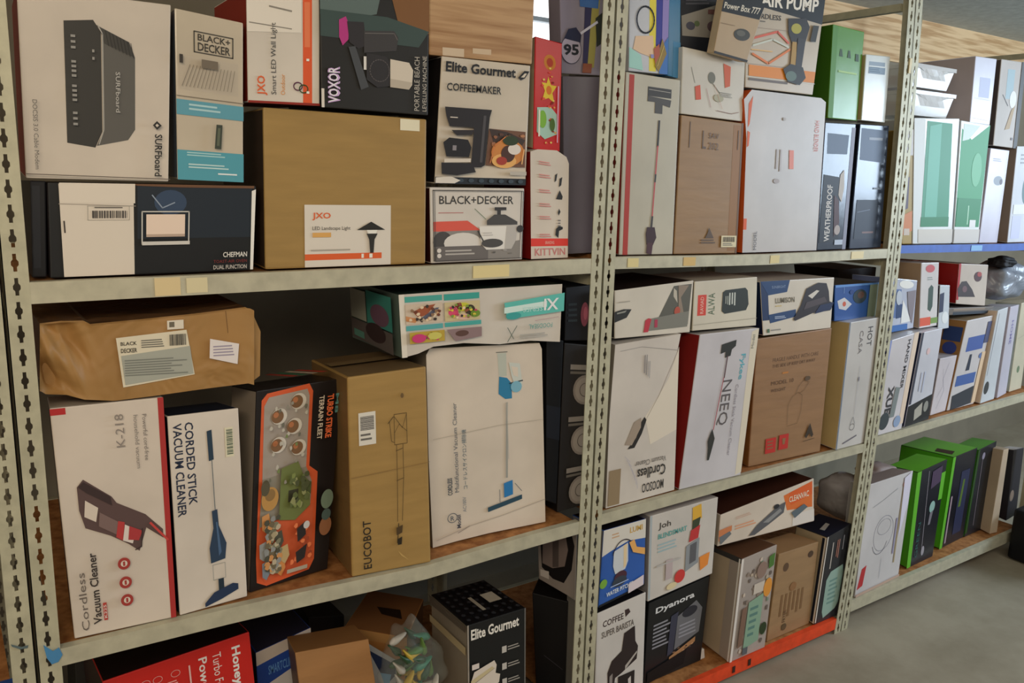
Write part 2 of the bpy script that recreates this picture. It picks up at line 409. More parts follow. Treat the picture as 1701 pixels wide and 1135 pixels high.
b.poly('e8e2da', [97.8, 6, 100, 4, 100, 99, 98.4, 99]).poly('6b4a32', [36, 0, 99, 0, 99, 3, 60, 3, 40, 2])
b.on('paper_wrap').poly('d5cabb', [4.5, 1, 38, 1, 38.5, 99, 6, 99]).line('9a8f82', [4.5, 22, 39, 24], 1.2).rect('d8cdbe', 4.8, 0, 38.8, 21).line('3a302c', [6.5, 40, 6.8, 52], 2.2)
b.frame('a8a094', 17, 24, 36, 39, 1).bars('3c3836', 19, 29, 35, 37, 20).greek('6a645c', 20, 25, 33, 27.5, 1)
b.on('printed_picture').frame('c8c4bc', 42, 30, 65, 66, 2).rect('e3cdbb', 44, 33, 63, 58).rect('b7a08e', 44, 55, 63, 58).rect('c9c5be', 42, 63, 65.5, 67).rect('171819', 45, 60, 62, 62)
b.on('lettering').text('d8d4cc', 'CHEFMAN', 83, 77, 96, 83, 0, 1).text('7a2a28', 'TOAST-AIR OVEN', 78, 86, 96, 89.5).text('b8b0a8', 'DUAL FUNCTION', 78, 92, 96, 97, 0, 1); b.done()
b = Box('black box behind the left post beside the toaster box', (50, 300, 76, 301, 78, 460, 54, 462), Y=.05, d=.2, c='1c1d22'); b.rect('2a2c33', 10, 5, 60, 90); b.done()
b = Box('tall shrink-wrapped white and teal box beside the modem box', (290, 13, 404, 38, 404, 303, 295, 298), Y=.03, d=.15, c='c4b7a2', sc='4a5a66', rough=.18)
b.rect('b4a896', 5, 26, 92, 46).on('lettering').frame('4a463e', 27, 11, 84, 23, 2.2).text('3f3b34', 'BLACK+', 32, 12, 80, 16, 0, 1).text('3f3b34', 'DECKER', 32, 17, 80, 22, 0, 1)
b.on('carton').rect('5c98a8', 0, 52, 100, 61).greek('a9c9cc', 18, 54, 72, 59, 2).rect('5199a8', 0, 82, 100, 100).greek('a8cccc', 14, 83, 80, 86, 2).greek('bcd6d4', 16, 90, 86, 93.5, 2).greek('dfe8e6', 60, 95, 90, 97, 1).line('7a7060', [0, 50, 100, 50], 1)
for i in range(14): b.line('7d7264', [8+i*5.5, 44, 20+i*5, 31], 1)
b.rect('6f6456', 36, 27, 60, 32).rect('3a342e', 4, 26, 9, 31)
b.on('printed_picture').poly('3c4238', [57, 65, 66, 65, 64, 80, 54, 80]).poly('5c6250', [59, 67, 63, 67, 61, 78, 57, 78]); b.done()
b = Box('white light-fixture box with an orange stripe, printed sideways', (409, -22, 531, -20, 531, 176, 412, 170), Y=.035, d=.22, c='d2c8ba', sc='8c2416')
b.rect('d9572b', 76, 0, 89, 100).rect('e0784c', 78, 12, 86, 50).rect('8c2416', 0, 98, 100, 100).rect('ddd4c6', 0, 0, 74, 38).line('8a8378', [3, 30, 60, 35], 2).line('8a8378', [30, 16, 60, 20], 3)
b.on('lettering').text('d8602c', 'JXO', 12, 76, 26, 93, 'ccw', 1).text('4a4640', 'Smart LED Wall Light', 31, 30, 40, 92, 'ccw').text('d8903c', 'Outdoor', 44, 74, 50, 92, 'ccw').ring('7a3858', 68, 84, 6, 3.4, 2).ring('4a6a3a', 76, 86, 6, 3.4, 2).rect('f4e6d8', 80, 60, 84, 62).rect('f4e6d8', 80, 88, 84, 90); b.done()
b = Box('black power-tool box with a pink-tipped machine pictured on it', (531, -22, 713, -14, 711, 192, 534, 178), Y=.03, d=.2, c='252320', sc='181616')
b.poly('5b6a66', [0, 0, 55, 0, 50, 20, 20, 26, 0, 22]).poly('7a522c', [62, 0, 100, 0, 100, 34, 70, 26]).poly('3a4a46', [0, 18, 60, 22, 100, 32, 90, 45, 0, 40]).rect('d8cfc4', 0, 84, 2.5, 100)
b.on('printed_picture').poly('b2357c', [16, 26, 22, 23, 25, 30, 24, 42, 19, 47, 16, 40]).poly('2d292b', [23, 27, 38, 27, 40, 46, 33, 49, 25, 44]).poly('3b3838', [38, 34, 66, 33, 70, 38, 68, 49, 38, 52]).line('6a6562', [39, 36, 66, 35, 69, 40], 1.4)
b.poly('45474a', [24, 48, 30, 47, 42, 80, 35, 83]).rect('d6d2cc', 37.5, 55, 40, 66).poly('2b2829', [40, 52, 58, 54, 64, 60, 63, 78, 50, 80, 40, 74]).ring('555050', 52, 66, 9, 9, 2).poly('cfc3b2', [62, 56, 80, 58, 84, 64, 83, 76, 80, 80, 62, 79]).poly('b7ab9a', [62, 72, 83, 74, 80, 80, 62, 79])
b.on('lettering').text('c8a8d4', 'VOXOR', 5, 65, 16, 96, 'ccw', 2).text('f0e8f4', 'VOXOR', 6, 66, 14, 95, 'ccw').text('b8b0a4', 'PORTABLE BEACH', 85, 53, 90, 97, 'ccw').text('b8b0a4', 'LEVELLING MACHINE', 93, 52, 97, 97, 'ccw'); b.done()
b = Box('large plain brown carton holding a white landscape light label', (437, 178, 709, 198, 707, 443, 441, 453), Y=.03, d=.3, c='a08049', sc='3a2c22', tc='8a6c40', kind='kraft', bev=.004)
b.sticker(82, 1, 95, 8.5, 'e0d8bc', code=False).on('product_label', 'white product label with a black garden lamp').rect('d8cfc2', 22.5, 59, 76, 99.5).rect('d95f2c', 22.5, 91, 70, 95).rect('f0e4d8', 57, 91.6, 58.5, 94.4).rect('f0e4d8', 62, 91.6, 64, 94.4)
b.text('d8602c', 'JXO', 27, 64, 38, 69, 0, 1).text('504a44', 'LED Landscape Light', 27, 73, 50, 76).rect('d8a45c', 27, 77, 38, 80).greek('a8a094', 26, 88, 50, 90, 1)
b.poly('26241f', [54, 75.5, 63, 70, 72, 75.5]).poly('e8e2d8', [60, 75.6, 67, 75.6, 66, 78, 61, 78]).poly('2c2a26', [60, 78, 67, 78, 65, 82, 64.4, 91, 62.2, 91, 61.6, 82]); b.done()
b = Box('wood-grained tan carton standing on the coffeemaker box', (712, -30, 889, -30, 884, 107, 713, 91), Y=.035, d=.28, c='b8936a', sc='6c4f34', kind='ply', bev=.004)
b.on('tape_strip').rect('c4ad90', 12, 88, 32, 99, .2).rect('c2a888', 40, 86, 58, 93, .2); b.done()
b = Box('white coffeemaker box with black coffee machine and waffle breakfast pictured', (734, 93, 881, 109, 873, 308, 722, 305), Y=.035, d=.2, c='cdc0ad', sc='1c191a', rough=.4)
b.rect('20242a', 0, 94.5, 100, 100)
for i in range(9): b.ell('3a4650', 5+i*11, 97, 3, 1.6)
b.poly('d8d0c4', [0, 95, 16, 94, 26, 97, 20, 99.5, 0, 99.5])
b.on('lettering').text('1c1a1a', 'Elite Gourmet', 4, 3.5, 82, 11.5, 0, 1.6).poly('1c1a1a', [85, 11, 92, 5, 98, 5, 93, 11, 88, 13]).poly('cdc0ad', [88, 10.5, 92.5, 7, 95, 7, 92, 10.5]).text('2a2826', 'COFFEEMAKER', 6, 20, 66, 26, 0, .8)
b.on('printed_picture').poly('6e4a34', [54, 54, 96, 55, 97, 85, 52, 84]).poly('3c2c24', [54, 54, 75, 56, 96, 62, 90, 70, 60, 66]).scatter(('8c5a3c', '5c3c2c', 'b07850', '3c2c1c', '9c6848'), 56, 56, 96, 84, 40, 6, 3).ell('c8803c', 76, 73, 19, 11).ell('e0a860', 72, 80, 14, 6).ell('4a2c20', 76, 74, 8, 7).ell('ddd2c8', 83, 70, 7.5, 4.5).ell('a23828', 69, 80, 6, 3.5).ell('2c3a1c', 78, 63, 9, 4).line('d07c44', [56, 82, 60, 68, 72, 60], 2).line('e6b070', [92, 82, 94, 70], 3)
b.poly('241f20', [4, 39, 55, 39, 53, 45, 50, 84, 46, 86, 35, 86, 36, 54, 10, 54, 6, 46]).poly('4a4648', [46, 44, 49, 44, 47, 82, 44, 82]).rect('ccc0b4', 10, 46.5, 18, 47.3).poly('2a2425', [12, 57, 36, 56, 34, 60, 18, 61]).poly('1d1a1b', [4, 67, 10, 63, 30, 64, 34, 70, 32, 78, 8, 78]).rect('8a8488', 14, 69, 18, 73).poly('d2c7b8', [6, 80, 34, 79, 34, 82, 6, 83]).poly('262224', [3, 83, 36, 83, 40, 90, 20, 93, 4, 92]).rect('b8b0a4', 78, 88.5, 97, 91.5); b.done()
b = Box('white rice cooker box with a grey pot pictured, under the coffeemaker box', (714, 311, 871, 313, 867, 437, 716, 443), Y=.03, d=.22, c='d8d0c6', sc='3a1816', rough=.4)
b.frame('3a3836', 3, 4, 97, 97, 1.8).on('lettering').text('3a3836', 'BLACK+DECKER', 9, 11, 88, 22, 0, .6).greek('b0605c', 8, 33, 34, 35, 1)
b.on('printed_picture').poly('8c8680', [3, 57, 62, 57, 62, 78, 97, 72, 97, 97, 3, 97]).poly('d85a4a', [3, 45, 38, 44, 52, 57, 3, 58]).ell('4a4644', 12, 72, 10, 14).ell('d8d2ca', 33, 74, 20, 14).scatter(('7c7670', 'a09a94', '5c5854'), 6, 80, 94, 95, 14, 5, 3).rect('6c6663', 3, 78, 60, 97).greek('b4aea8', 14, 83, 50, 92, 2)
b.poly('e2ddd6', [50, 52, 92, 52, 91, 72, 86, 84, 58, 84, 52, 76]).poly('bab4ae', [80, 52, 92, 52, 91, 72, 86, 84, 78, 84]).poly('4a4746', [58, 44, 66, 36, 78, 36, 92, 46, 92, 50, 58, 50]).rect('3a3736', 69, 28, 73, 36).rect('3a3736', 66, 26, 79, 30).ell('3c3a39', 95, 56, 4, 5).ell('4c4947', 64, 75, 12, 6).line('3a3836', [48, 58, 54, 72], 3).greek('c8c2bc', 54, 60, 66, 66, 2).ell('d8d0c8', 7, 83, 2.2, 3).ell('d8d0c8', 7, 90, 2.2, 3).frame('3a3836', 3, 4, 97, 97, 1.6).line('6a7a5a', [44, 28, 56, 42], 1.5); b.done()
b = Box('tall white kitchen appliance box with small black pictures down its side', (881, 250, 944, 262, 943, 431, 882, 436), Y=.03, d=.2, c='d6cabb', sc='7c1816', outline=[(881, 252), (893, 248), (925, 250), (941, 261), (945, 272), (943, 431), (882, 436)])
b.rect('dc3a2c', 0, 80.5, 100, 88).text('e8b8a8', 'BRANDING', 38, 83, 62, 86)
b.text('c87878', 'KITTVIN', 10, 90, 92, 97, 0, .5).on('printed_picture').poly('22201f', [64, 19, 70, 17, 67, 24, 62, 26]).poly('22201f', [76, 22, 83, 20, 80, 28, 74, 30]).poly('22201f', [76, 33, 84, 39, 82, 42, 66, 42]).poly('22201f', [74, 51, 78, 54, 73, 58, 71, 55]).poly('22201f', [64, 77, 66, 71, 74, 68, 84, 69, 84, 71, 74, 73, 72, 80]).greek('7a7470', 71, 62, 80, 70, 3)
b.on('lettering')
for v in (8, 20, 34, 47, 59, 76): b.greek('d08c84', 20, v, 56, v+4, 2)
b.done()
b = Box('tall red toy box with star stickers behind the white kitchen appliance box', (889, 60, 934, 72, 930, 252, 886, 248), Y=.055, d=.04, c='c8282c', sc='c8b898', tc='4a1c20', rough=.25, lean=.03)
b.on('printed_picture').ell('c8802c', 55, 20, 22, 7).ell('b03c28', 55, 20, 12, 4).poly('e8c83c', [50, 33, 60, 40, 82, 40, 66, 47, 74, 56, 52, 52, 28, 55, 38, 46, 26, 39, 44, 39]).ell('d8782c', 53, 45, 10, 4).poly('a8ccc0', [10, 62, 60, 60, 84, 66, 88, 84, 40, 90, 10, 84]).scatter(('e05040', 'e8d070', '8c2c28', 'f0a050'), 14, 24, 84, 96, 24, 10, 2).ell('7cb43c', 30, 72, 14, 8).ell('4c6a2c', 66, 76, 10, 6).rect('e8e0d0', 14, 64, 20, 88).rect('e0b0d0', 84, 40, 88, 92)
b.on('flap', 'dark red open lid flap').face('T').poly('3a1418', [-10, -30, 90, -60, 110, 80, 20, 60]); b.done()
b = Box('large grey-violet box seen edge-on beside the middle posts', (935, 126, 1000, 128, 992, 427, 938, 425), Y=.10, d=.14, c='6f6a75', rough=.3); b.done()
b = Box('grey clothing pack with a round 95 badge, on the grey-violet box', (929, -34, 1004, -34, 1000, 126, 933, 122), Y=.10, d=.05, c='8a8290', rough=.35)
b.scatter(('6c6478', '9c94a8', '4c4864'), 52, 0, 96, 90, 10, 6, 5)
b.poly('2c2a52', [58, 0, 78, 0, 72, 98, 50, 98]).poly('9a9248', [74, 10, 92, 8, 78, 92, 62, 92]).poly('3a68a8', [40, 0, 90, 0, 86, 30, 44, 28]).poly('1e2418', [80, 40, 96, 34, 96, 66, 84, 70]).line('c8c8d8', [46, 56, 84, 44], 6)
b.on('badge').ell('a9a0b0', 22, 74, 24, 15).ring('3a3848', 22, 74, 24, 15, 1.5).poly('1c1c38', [6, 62, 16, 52, 34, 50, 46, 58, 44, 66, 24, 64]).text('141418', '95', 4, 68, 40, 80, 0, 2).poly('8a4c30', [50, 88, 72, 88, 70, 98, 48, 98]); b.done()
# ============ bay 2, upper shelf
b = Box('tall white stick vacuum box with a red edge stripe on the upper shelf', (1040, 119, 1130, 133, 1117, 425, 1028, 428), Y=.03, d=.22, c='bdb8a8', sc='9a2c22', rc='d8dcd8', rough=.3)
b.rect('a83424', 6, 1, 15, 100).on('printed_picture').rect('3a3734', 40, 6, 84, 11).line('a8a49c', [42, 7.5, 82, 7.8], 1.4).poly('4a4744', [40, 11, 84, 12, 82, 16, 68, 15, 68, 20, 54, 20, 54, 14, 40, 14]).line('2f2b2a', [63, 24, 62, 38], 6).line('b84a4c', [62, 38, 57, 78], 4).line('2f2b2a', [60, 54, 59.5, 58], 5)
b.line('3a3230', [57, 78, 56, 84], 6).poly('3a2226', [48, 84, 62, 84, 66, 90, 58, 96, 48, 94, 46, 88]).poly('4a2a30', [49, 93, 60, 93, 58, 100, 48, 99]); b.done()
b = Box('colourful blue and yellow toy package on the stick vacuum box', (1046, -40, 1112, -34, 1108, 124, 1044, 118), Y=.035, d=.24, c='b9bcc4', sc='bcbcc0', rc='2f6a94', rough=.2)
b.poly('d8c83c', [50, 0, 66, 0, 70, 98, 52, 98]).poly('30328c', [68, 0, 86, 0, 84, 74, 68, 70]).poly('8a7cb8', [84, 0, 100, 0, 100, 60, 84, 70]).poly('d8b898', [16, 62, 60, 60, 66, 84, 30, 80, 10, 76]).poly('9ccac0', [0, 74, 30, 82, 36, 98, 0, 96]).poly('3a6cb0', [72, 78, 100, 60, 100, 100, 78, 100])
b.on('printed_picture').ring('22222c', 40, 44, 22, 14, 4).poly('8c7430', [66, 92, 84, 62, 96, 78, 76, 98]).poly('a85438', [62, 74, 76, 68, 78, 80, 66, 90]).line('c8b060', [72, 92, 88, 70], 2).rect('8888b8', 54, 80, 62, 84); b.done()
b = Box('teal-blue side carton squeezed behind the colourful toy package', (1112, -30, 1131, -30, 1130, 131, 1109, 126), Y=.05, d=.2, c='3a7aa4', rough=.2); b.rect('4c88b4', 40, 62, 100, 100); b.done()
b = Box('dark small-appliance box tilted behind the tan tool box', (1131, -34, 1208, -44, 1200, 92, 1130, 76), Y=.06, d=.2, c='20232a', sc='15161a')
b.poly('8c8880', [2, 54, 92, 36, 92, 80, 4, 84]).ell('5a4a50', 72, 66, 12, 7).ell('4a4a58', 22, 68, 10, 6).greek('484850', 10, 30, 70, 40, 2).ell('5c6a4c', 36, 64, 6, 4).rect('6a4a48', 60, 44, 84, 50); b.done()
b = Box('white kitchen gadget box with orange pictures on a brown carton', (1134, 77, 1238, 101, 1233, 202, 1131, 189), Y=.035, d=.12, c='c9c2b4', rough=.35)
b.line('8c887c', [14, 28, 20, 50], 3).on('printed_picture').ell('6c6a5c', 46, 38, 6, 9).line('7a7868', [46, 44, 60, 60], 2.5).poly('c4582c', [64, 12, 76, 15, 76, 46, 68, 50]).poly('c8502c', [20, 56, 28, 52, 30, 74, 22, 76]).line('b08880', [38, 56, 46, 84], 1.6).ell('a8a48c', 58, 68, 8, 6).line('8c6c5c', [56, 88, 80, 90, 92, 86], 1.5).greek('98948c', 60, 58, 84, 66, 3).line('c89c84', [50, 48, 64, 84], 1.2); b.done()
b = Box('tan tool box with a black banner leaning on the white kitchen gadget box', (1203, -6, 1272, 6, 1240, 104, 1185, 88), Y=.0, d=.028, c='b49c7c', sc='c8b494')
b.poly('141310', [0, 0, 100, 0, 97, 28, 0, 26]).on('lettering').text('d8d0c0', 'Power Box 777', 4, 9, 92, 20, 0, 1).on('printed_picture').ell('3a3830', 64, 58, 22, 10).ell('5c5a50', 60, 56, 12, 5).line('8a7458', [4, 46, 40, 46], 1.2).rect('241c14', 0, 96, 100, 100); b.done()
b = Box('air pump box with a black top band and an orange stripe', (1240, -26, 1372, -10, 1350, 158, 1238, 145), Y=.035, d=.22, c='c2b4a0', sc='8c8478', rc='1c1a18', rough=.35)
b.poly('12110f', [0, 0, 100, 0, 100, 30, 0, 17]).on('lettering').text('e4ddd0', 'AIR PUMP', 18, 6, 92, 19, 0, 1.5).text('3a3630', 'CORDLESS', 6, 26, 44, 31, 0, 1).greek('5c564c', 6, 33, 24, 35, 1)
b.on('carton').rect('d9852c', 4, 77, 99, 88).greek('6a605a', 4, 90, 60, 93, 1, 0, .8).line('efe6da', [0, 89, 100, 89], 1)
b.on('printed_picture').frame('a89484', 2, 40, 60, 76, 1).line('d06048', [4, 52, 40, 42, 56, 52], 6).line('d87838', [8, 66, 30, 74, 58, 58], 6).line('c8ccc0', [8, 58, 34, 50, 56, 56], 5).line('d8b070', [6, 62, 34, 62], 3)
b.poly('2c2828', [52, 28, 76, 26, 82, 34, 78, 50, 60, 52, 54, 42]).ell('a8a03c', 64, 37, 7, 5).poly('a8843c', [60, 50, 66, 50, 68, 76, 60, 76]).poly('332f30', [67, 46, 78, 46, 76, 78, 67, 78]).poly('2b2a28', [50, 78, 60, 72, 78, 74, 84, 84, 76, 92, 58, 90]).ell('5c7068', 62, 84, 8, 5).poly('2f2d28', [86, 32, 94, 32, 92, 48, 84, 48]); b.done()
b = Box('plain brown carton with faint print between vacuum box and white carton', (1132, 191, 1235, 205, 1223, 423, 1119, 425), Y=.03, d=.2, c='9a7a55', sc='6c4c34', kind='kraft', rc='8a7858')
b.rect('92683a', 84, 2, 100, 98).rect('6a4c30', 97, 0, 100, 100).line('5c4a3c', [14, 4, 14, 22], 3).line('5c4a3c', [92, 6, 92, 20], 3).on('lettering').text('5e4a3a', 'L', 34, 9, 40, 22, 0, 0).text('6a5442', 'SAV', 44, 10, 60, 14).text('6a5442', '202', 44, 17, 60, 22).poly('5a4838', [52, 80, 56, 84, 60, 88, 46, 88, 50, 84]).greek('5e4c3c', 40, 89, 66, 93, 2)
b.sticker(72, 86, 97, 95, 'd8cca8'); b.done()
b = Box('big white rounded-corner carton with orange side patches', (1246, 150, 1373, 166, 1356, 416, 1234, 420), Y=.028, d=.24, c='c4c0be', sc='cc5a28', rough=.4, outline=[(1249, 149), (1364, 163), (1372, 170), (1356, 416), (1233, 420), (1240, 230), (1236, 165)])
b.rect('d85c28', -1, 78, 3, 85).poly('d4602c', [-1, 8, 4, 3, 1, 20, -1, 22]).poly('d4602c', [-1, 24, 2, 25, 1, 33, -1, 34]).on('lettering').text('d88a84', 'HAND BLENDER', 86, 14, 92, 34, 'cw').poly('dc8878', [53, 34, 59, 34, 60, 46, 54, 46]).greek('b4aeb0', 36, 34, 46, 50, 2, 'v').ell('a8a0a0', 38, 54, 4, 1.5).text('5c5858', 'MODEL', 12, 86, 16, 98, 'ccw').ell('b0aaa8', 44, 15, 2, 1); b.done()
b = Box('bright green upright box on a dark blue box', (1384, 40, 1436, 53, 1424, 201, 1375, 196), Y=.04, d=.25, c='5c9434', sc='3f6c20', tc='7aa84c', rc='d8e8dc', rough=.25)  # near-white right side: window highlight put into the colour
b.rect('4c8428', 0, 1, 16, 99).poly('2c4a20', [26, 24, 32, 24, 36, 32, 24, 32]).poly('2c4a20', [52, 24, 58, 24, 62, 32, 50, 32]).poly('2c4a20', [76, 26, 86, 26, 88, 34, 76, 34]).rect('a8cc84', 24, 47, 84, 49); b.done()
b = Box('small white glossy box beside the green box on the upper shelf', (1439, 90, 1479, 94, 1470, 204, 1431, 200), Y=.03, d=.2, c='d8dedc', sc='a8986c', rough=.2)
b.rect('8c9cac', 14, 10, 80, 16).rect('7c90a4', 14, 18, 82, 28).greek('5c7488', 18, 18, 70, 27, 3); b.done()
b = Box('dark blue helmet box with white sideways lettering', (1371, 203, 1422, 206, 1405, 413, 1357, 413), Y=.03, d=.24, c='3c4656', sc='1b2028', rc='9ca0b4', rough=.2)
b.poly('5c6c84', [10, 8, 80, 9, 78, 24, 12, 24]).poly('8a8ca0', [88, 3, 100, 3, 98, 100, 86, 100]).poly('1c1f28', [6, 40, 60, 42, 70, 94, 4, 94]).on('lettering').text('d0ccc8', 'WEATHERPROOF', 20, 48, 38, 93, 'ccw', 1).on('printed_picture').poly('b8b0a8', [60, 40, 72, 36, 76, 50, 70, 62, 58, 56]).poly('4c2c2c', [44, 56, 60, 60, 68, 78, 52, 90]).ell('a89c98', 62, 84, 10, 4).rect('b8c4d8', 56, 92, 84, 96); b.done()
b = Box('dark slate-blue box next to the right-hand posts', (1429, 206, 1477, 209, 1463, 411, 1411, 412), Y=.03, d=.24, c='3d485c', sc='14161c', rough=.2)
b.poly('5a6a84', [6, 3, 92, 4, 90, 30, 8, 28]).rect('9aa4b4', 34, 10, 80, 12).rect('2c3444', 10, 60, 80, 92).rect('7c6464', 34, 86, 70, 87.5).line('8490a8', [14, 70, 54, 68], 1.5).rect('7c8898', 60, 50, 80, 51.5); b.done()
# ============ bay 3, upper (blue) shelf
b = Box('narrow yellow and violet printed box beside the right-hand posts', (1507, 215, 1517, 215, 1514, 408, 1498, 408), Y=.03, d=.2, c='a88c3c', sc='7c6430')
b.poly('4c3a4c', [0, 45, 60, 40, 50, 68, 0, 70]).poly('c87838', [0, 74, 100, 70, 100, 88, 0, 92]).rect('c8c4c4', 0, 0, 100, 22).rect('c8b8a8', 10, 86, 70, 92); b.done()
for lab, q, w1 in (('glossy white box with a big green panel, nearer the posts', (1519, 196, 1594, 197, 1580, 406, 1516, 407), 0), ('narrower glossy green and white box right of the other green one', (1597, 200, 1645, 208, 1624, 405, 1583, 406), 1)):
    b = Box(lab, q, Y=.03, d=.22, c='dfe4e4', sc='b8bcc0', rough=.3)  # paler green areas below are toned-down glare painted into the panels
    if not w1: b.rect('d8dcdc', 0, 0, 24, 98).poly('3f9270', [28, 2, 84, 4, 88, 86, 18, 86]).poly('68b49c', [34, 6, 60, 4, 56, 84, 26, 84]).poly('1f7c4c', [18, 78, 88, 78, 88, 86, 17, 86]).rect('cfcac0', 12, 88, 100, 99)
    else: b.poly('3f9c68', [4, 6, 40, 14, 100, 0, 96, 86, 2, 86]).poly('d4e6e0', [10, 2, 66, 2, 30, 14, 8, 16]).ell('6cb88c', 66, 38, 18, 14).poly('1f8450', [6, 62, 96, 62, 92, 86, 2, 86]).rect('a8d8b8', 46, 68, 50, 84).rect('cfcac4', 0, 88, 100, 99).rect('e8ece8', 56, 80, 80, 86)
    b.done()
def clear(h, a=.24):
    m = bpy.data.materials.new('clear_film'); m.use_nodes = True; b = m.node_tree.nodes['Principled BSDF']
    b.inputs['Base Color'].default_value = lin(h); b.inputs['Roughness'].default_value = .15; b.inputs['Alpha'].default_value = a; return m
def basket(label, q, Y, d, grp):
    tl, tr, br, bl = [Vector(U(q[i], q[i+1], 1, Y)) for i in (0, 2, 4, 6)]
    r = thing('storage_basket', label, 'basket', ((tl.x+tr.x)/2, Y+d/2, bl.z), grp)
    bm = bmesh.new(); w, h = tr.x-tl.x, tl.z-bl.z; t = .004; ins = .012
    a = [(tl.x, Y), (tr.x, Y), (tr.x, Y+d), (tl.x, Y+d)]
    def ringv(off, z, dip=0):
        x0, x1, y0, y1 = tl.x+off, tr.x-off, Y+off, Y+d-off; out = []
        for (xa, ya), (xb, yb) in (((x0, y0), (x1, y0)), ((x1, y0), (x1, y1)), ((x1, y1), (x0, y1)), ((x0, y1), (x0, y0))):
            for k in range(8):
                f = k/8; out.append(bm.verts.new((xa+(xb-xa)*f, ya+(yb-ya)*f, z-dip*math.sin(f*math.pi)**2*(1 if ya == yb and ya == y0 else 0))))
        return out
    zt = tl.z; R_ = [ringv(0, zt), ringv(0, zt-.012), ringv(.006, zt-.012, .02), ringv(.006+ins*.5, zt-h*.6), ringv(.006+ins, bl.z), ringv(.01+ins, bl.z+t), ringv(.01+ins*.5, zt-h*.6), ringv(.01, zt-.01), ringv(.004, zt)]
    for p, q2 in zip(R_, R_[1:]+R_[:1]):
        for k in range(32): bm.faces.new((p[k], p[(k+1) % 32], q2[(k+1) % 32], q2[k]))
    bm.faces.new(R_[4]); bm.faces.new(R_[5][::-1]); bmesh.ops.recalc_face_normals(bm, faces=bm.faces)
    mk('basin', bm, clear('e4eaec', .62), r)
    cxm = (tl.x+tr.x)/2
    for cc, x0, x1, zz in (('c0486c', tl.x+.02, cxm-.005, zt-h*.35), ('7c9c84', cxm+.005, tr.x-.02, zt-h*.42)):
        bm = bmesh.new(); bmesh.ops.create_icosphere(bm, subdivisions=3, radius=1)
        for v in bm.verts:
            n = 1+.12*math.sin(v.co.x*5+v.co.y*3)
            v.co = Vector(((x0+x1)/2+v.co.x*(x1-x0)*.40*n, Y+d*.42+v.co.y*d*.28*n, (zz+bl.z+.01)/2+v.co.z*(zz-bl.z-.012)/2))
        tag(mk('folded_cloth', bm, mat(cc, .8)), ('pink' if cc[0] == 'c' else 'sage green')+' cloth bundle inside the '+('upper' if 'top' in label else 'lower')+' white plastic basket', 'cloth', None)
basket('white plastic storage basket stacked on top of another basket', (1522, 104, 1591, 105, 1588, 143, 1518, 142), .04, .22, 'white plastic baskets above the green boxes')
basket('white plastic storage basket holding up a second one, above the green boxes', (1517, 148, 1590, 149, 1587, 191, 1518, 190), .04, .22, 'white plastic baskets above the green boxes')
b = Box('white carton with mauve side towering behind the plastic baskets', (1621, 93, 1656, 98, 1644, 208, 1611, 204), Y=.04, d=.26, c='d4d4e4', sc='b8aaa8', tc='7a5c3c', rough=.3)
b.rect('c0c8e8', 30, 30, 80, 60).line('c8a8b8', [10, 92, 90, 94], 1).line('b8b4c4', [10, 62, 90, 63], 1); b.done()
b = Box('white tall carton with one small grey oval, on the blue beam shelf', (1646, 246, 1677, 250, 1656, 406, 1626, 406), Y=.035, d=.25, c='d0cede', sc='a89c9c', rough=.3)
b.ell('9aa4b0', 60, 33, 24, 5).ell('6c6870', 76, 34, 8, 3).greek('b0aec4', 20, 10, 70, 14, 2).line('a8a4b8', [92, 0, 92, 100], 1); b.done()
b = Box('off-white box with a black ribbon mark at the far right top', (1664, 98, 1704, 104, 1688, 247, 1650, 242), Y=.04, d=.3, c='bcb4ac', sc='4a403a', tc='b8a880')
b.rect('9cb4bc', 30, 10, 60, 44).line('2c2a28', [18, 40, 44, 52], 3).ell('e8ecec', 62, 44, 14, 10).poly('a88c60', [40, 80, 60, 56, 74, 50, 60, 78]).rect('6a6468', 70, 88, 78, 91).rect('3c3834', 84, 0, 100, 100); b.done()
b = Box('pale blue and white box at the right edge of the photo', (1690, 243, 1730, 243, 1708, 406, 1673, 406), Y=.035, d=.25, c='d4d8e0', sc='8c7c6c')
b.ell('5c7a80', 60, 44, 20, 16).rect('c8cce8', 10, 72, 50, 96).greek('9ca0a8', 20, 8, 60, 20, 3).rect('e4ece8', 10, 60, 70, 70); b.done()
# ============ bay 1, middle shelf
b = Box('tall white cordless vacuum box with a maroon handheld vacuum and red stripe', (82, 679, 271, 660, 293, 1026, 124, 1063), sh=ZM1, d=.13, c='d3c6b8', sc='2c1418', tc='c8baa8', rough=.4, lean=-.0)
b.rect('a83230', 94.5, 0, 100, 100).rect('b02c2c', 0, .3, 13, 3).on('printed_picture')
b.poly('5a4644', [16, 34, 22, 31, 46, 40, 50, 43, 76, 50, 92, 58, 92, 62, 76, 56, 68, 66, 58, 62, 42, 57, 20, 52, 16, 44]).poly('d3c6b8', [22, 40, 33, 44, 30, 50, 20, 47]).poly('3c2e2e', [17, 34, 22, 32, 45, 40, 46, 44, 24, 37]).poly('7a6460', [34, 46, 52, 52, 48, 57, 32, 52]).poly('b23c3c', [50, 51, 56, 52, 53, 60, 47, 58]).poly('d8ccc4', [56, 53, 66, 56, 62, 62, 53, 60]).poly('a83a3c', [60, 54, 72, 57, 68, 61, 58, 60]).line('3c2e2e', [72, 56, 70, 64, 64, 65], 2).line('c04440', [80, 54, 96, 63], 4)
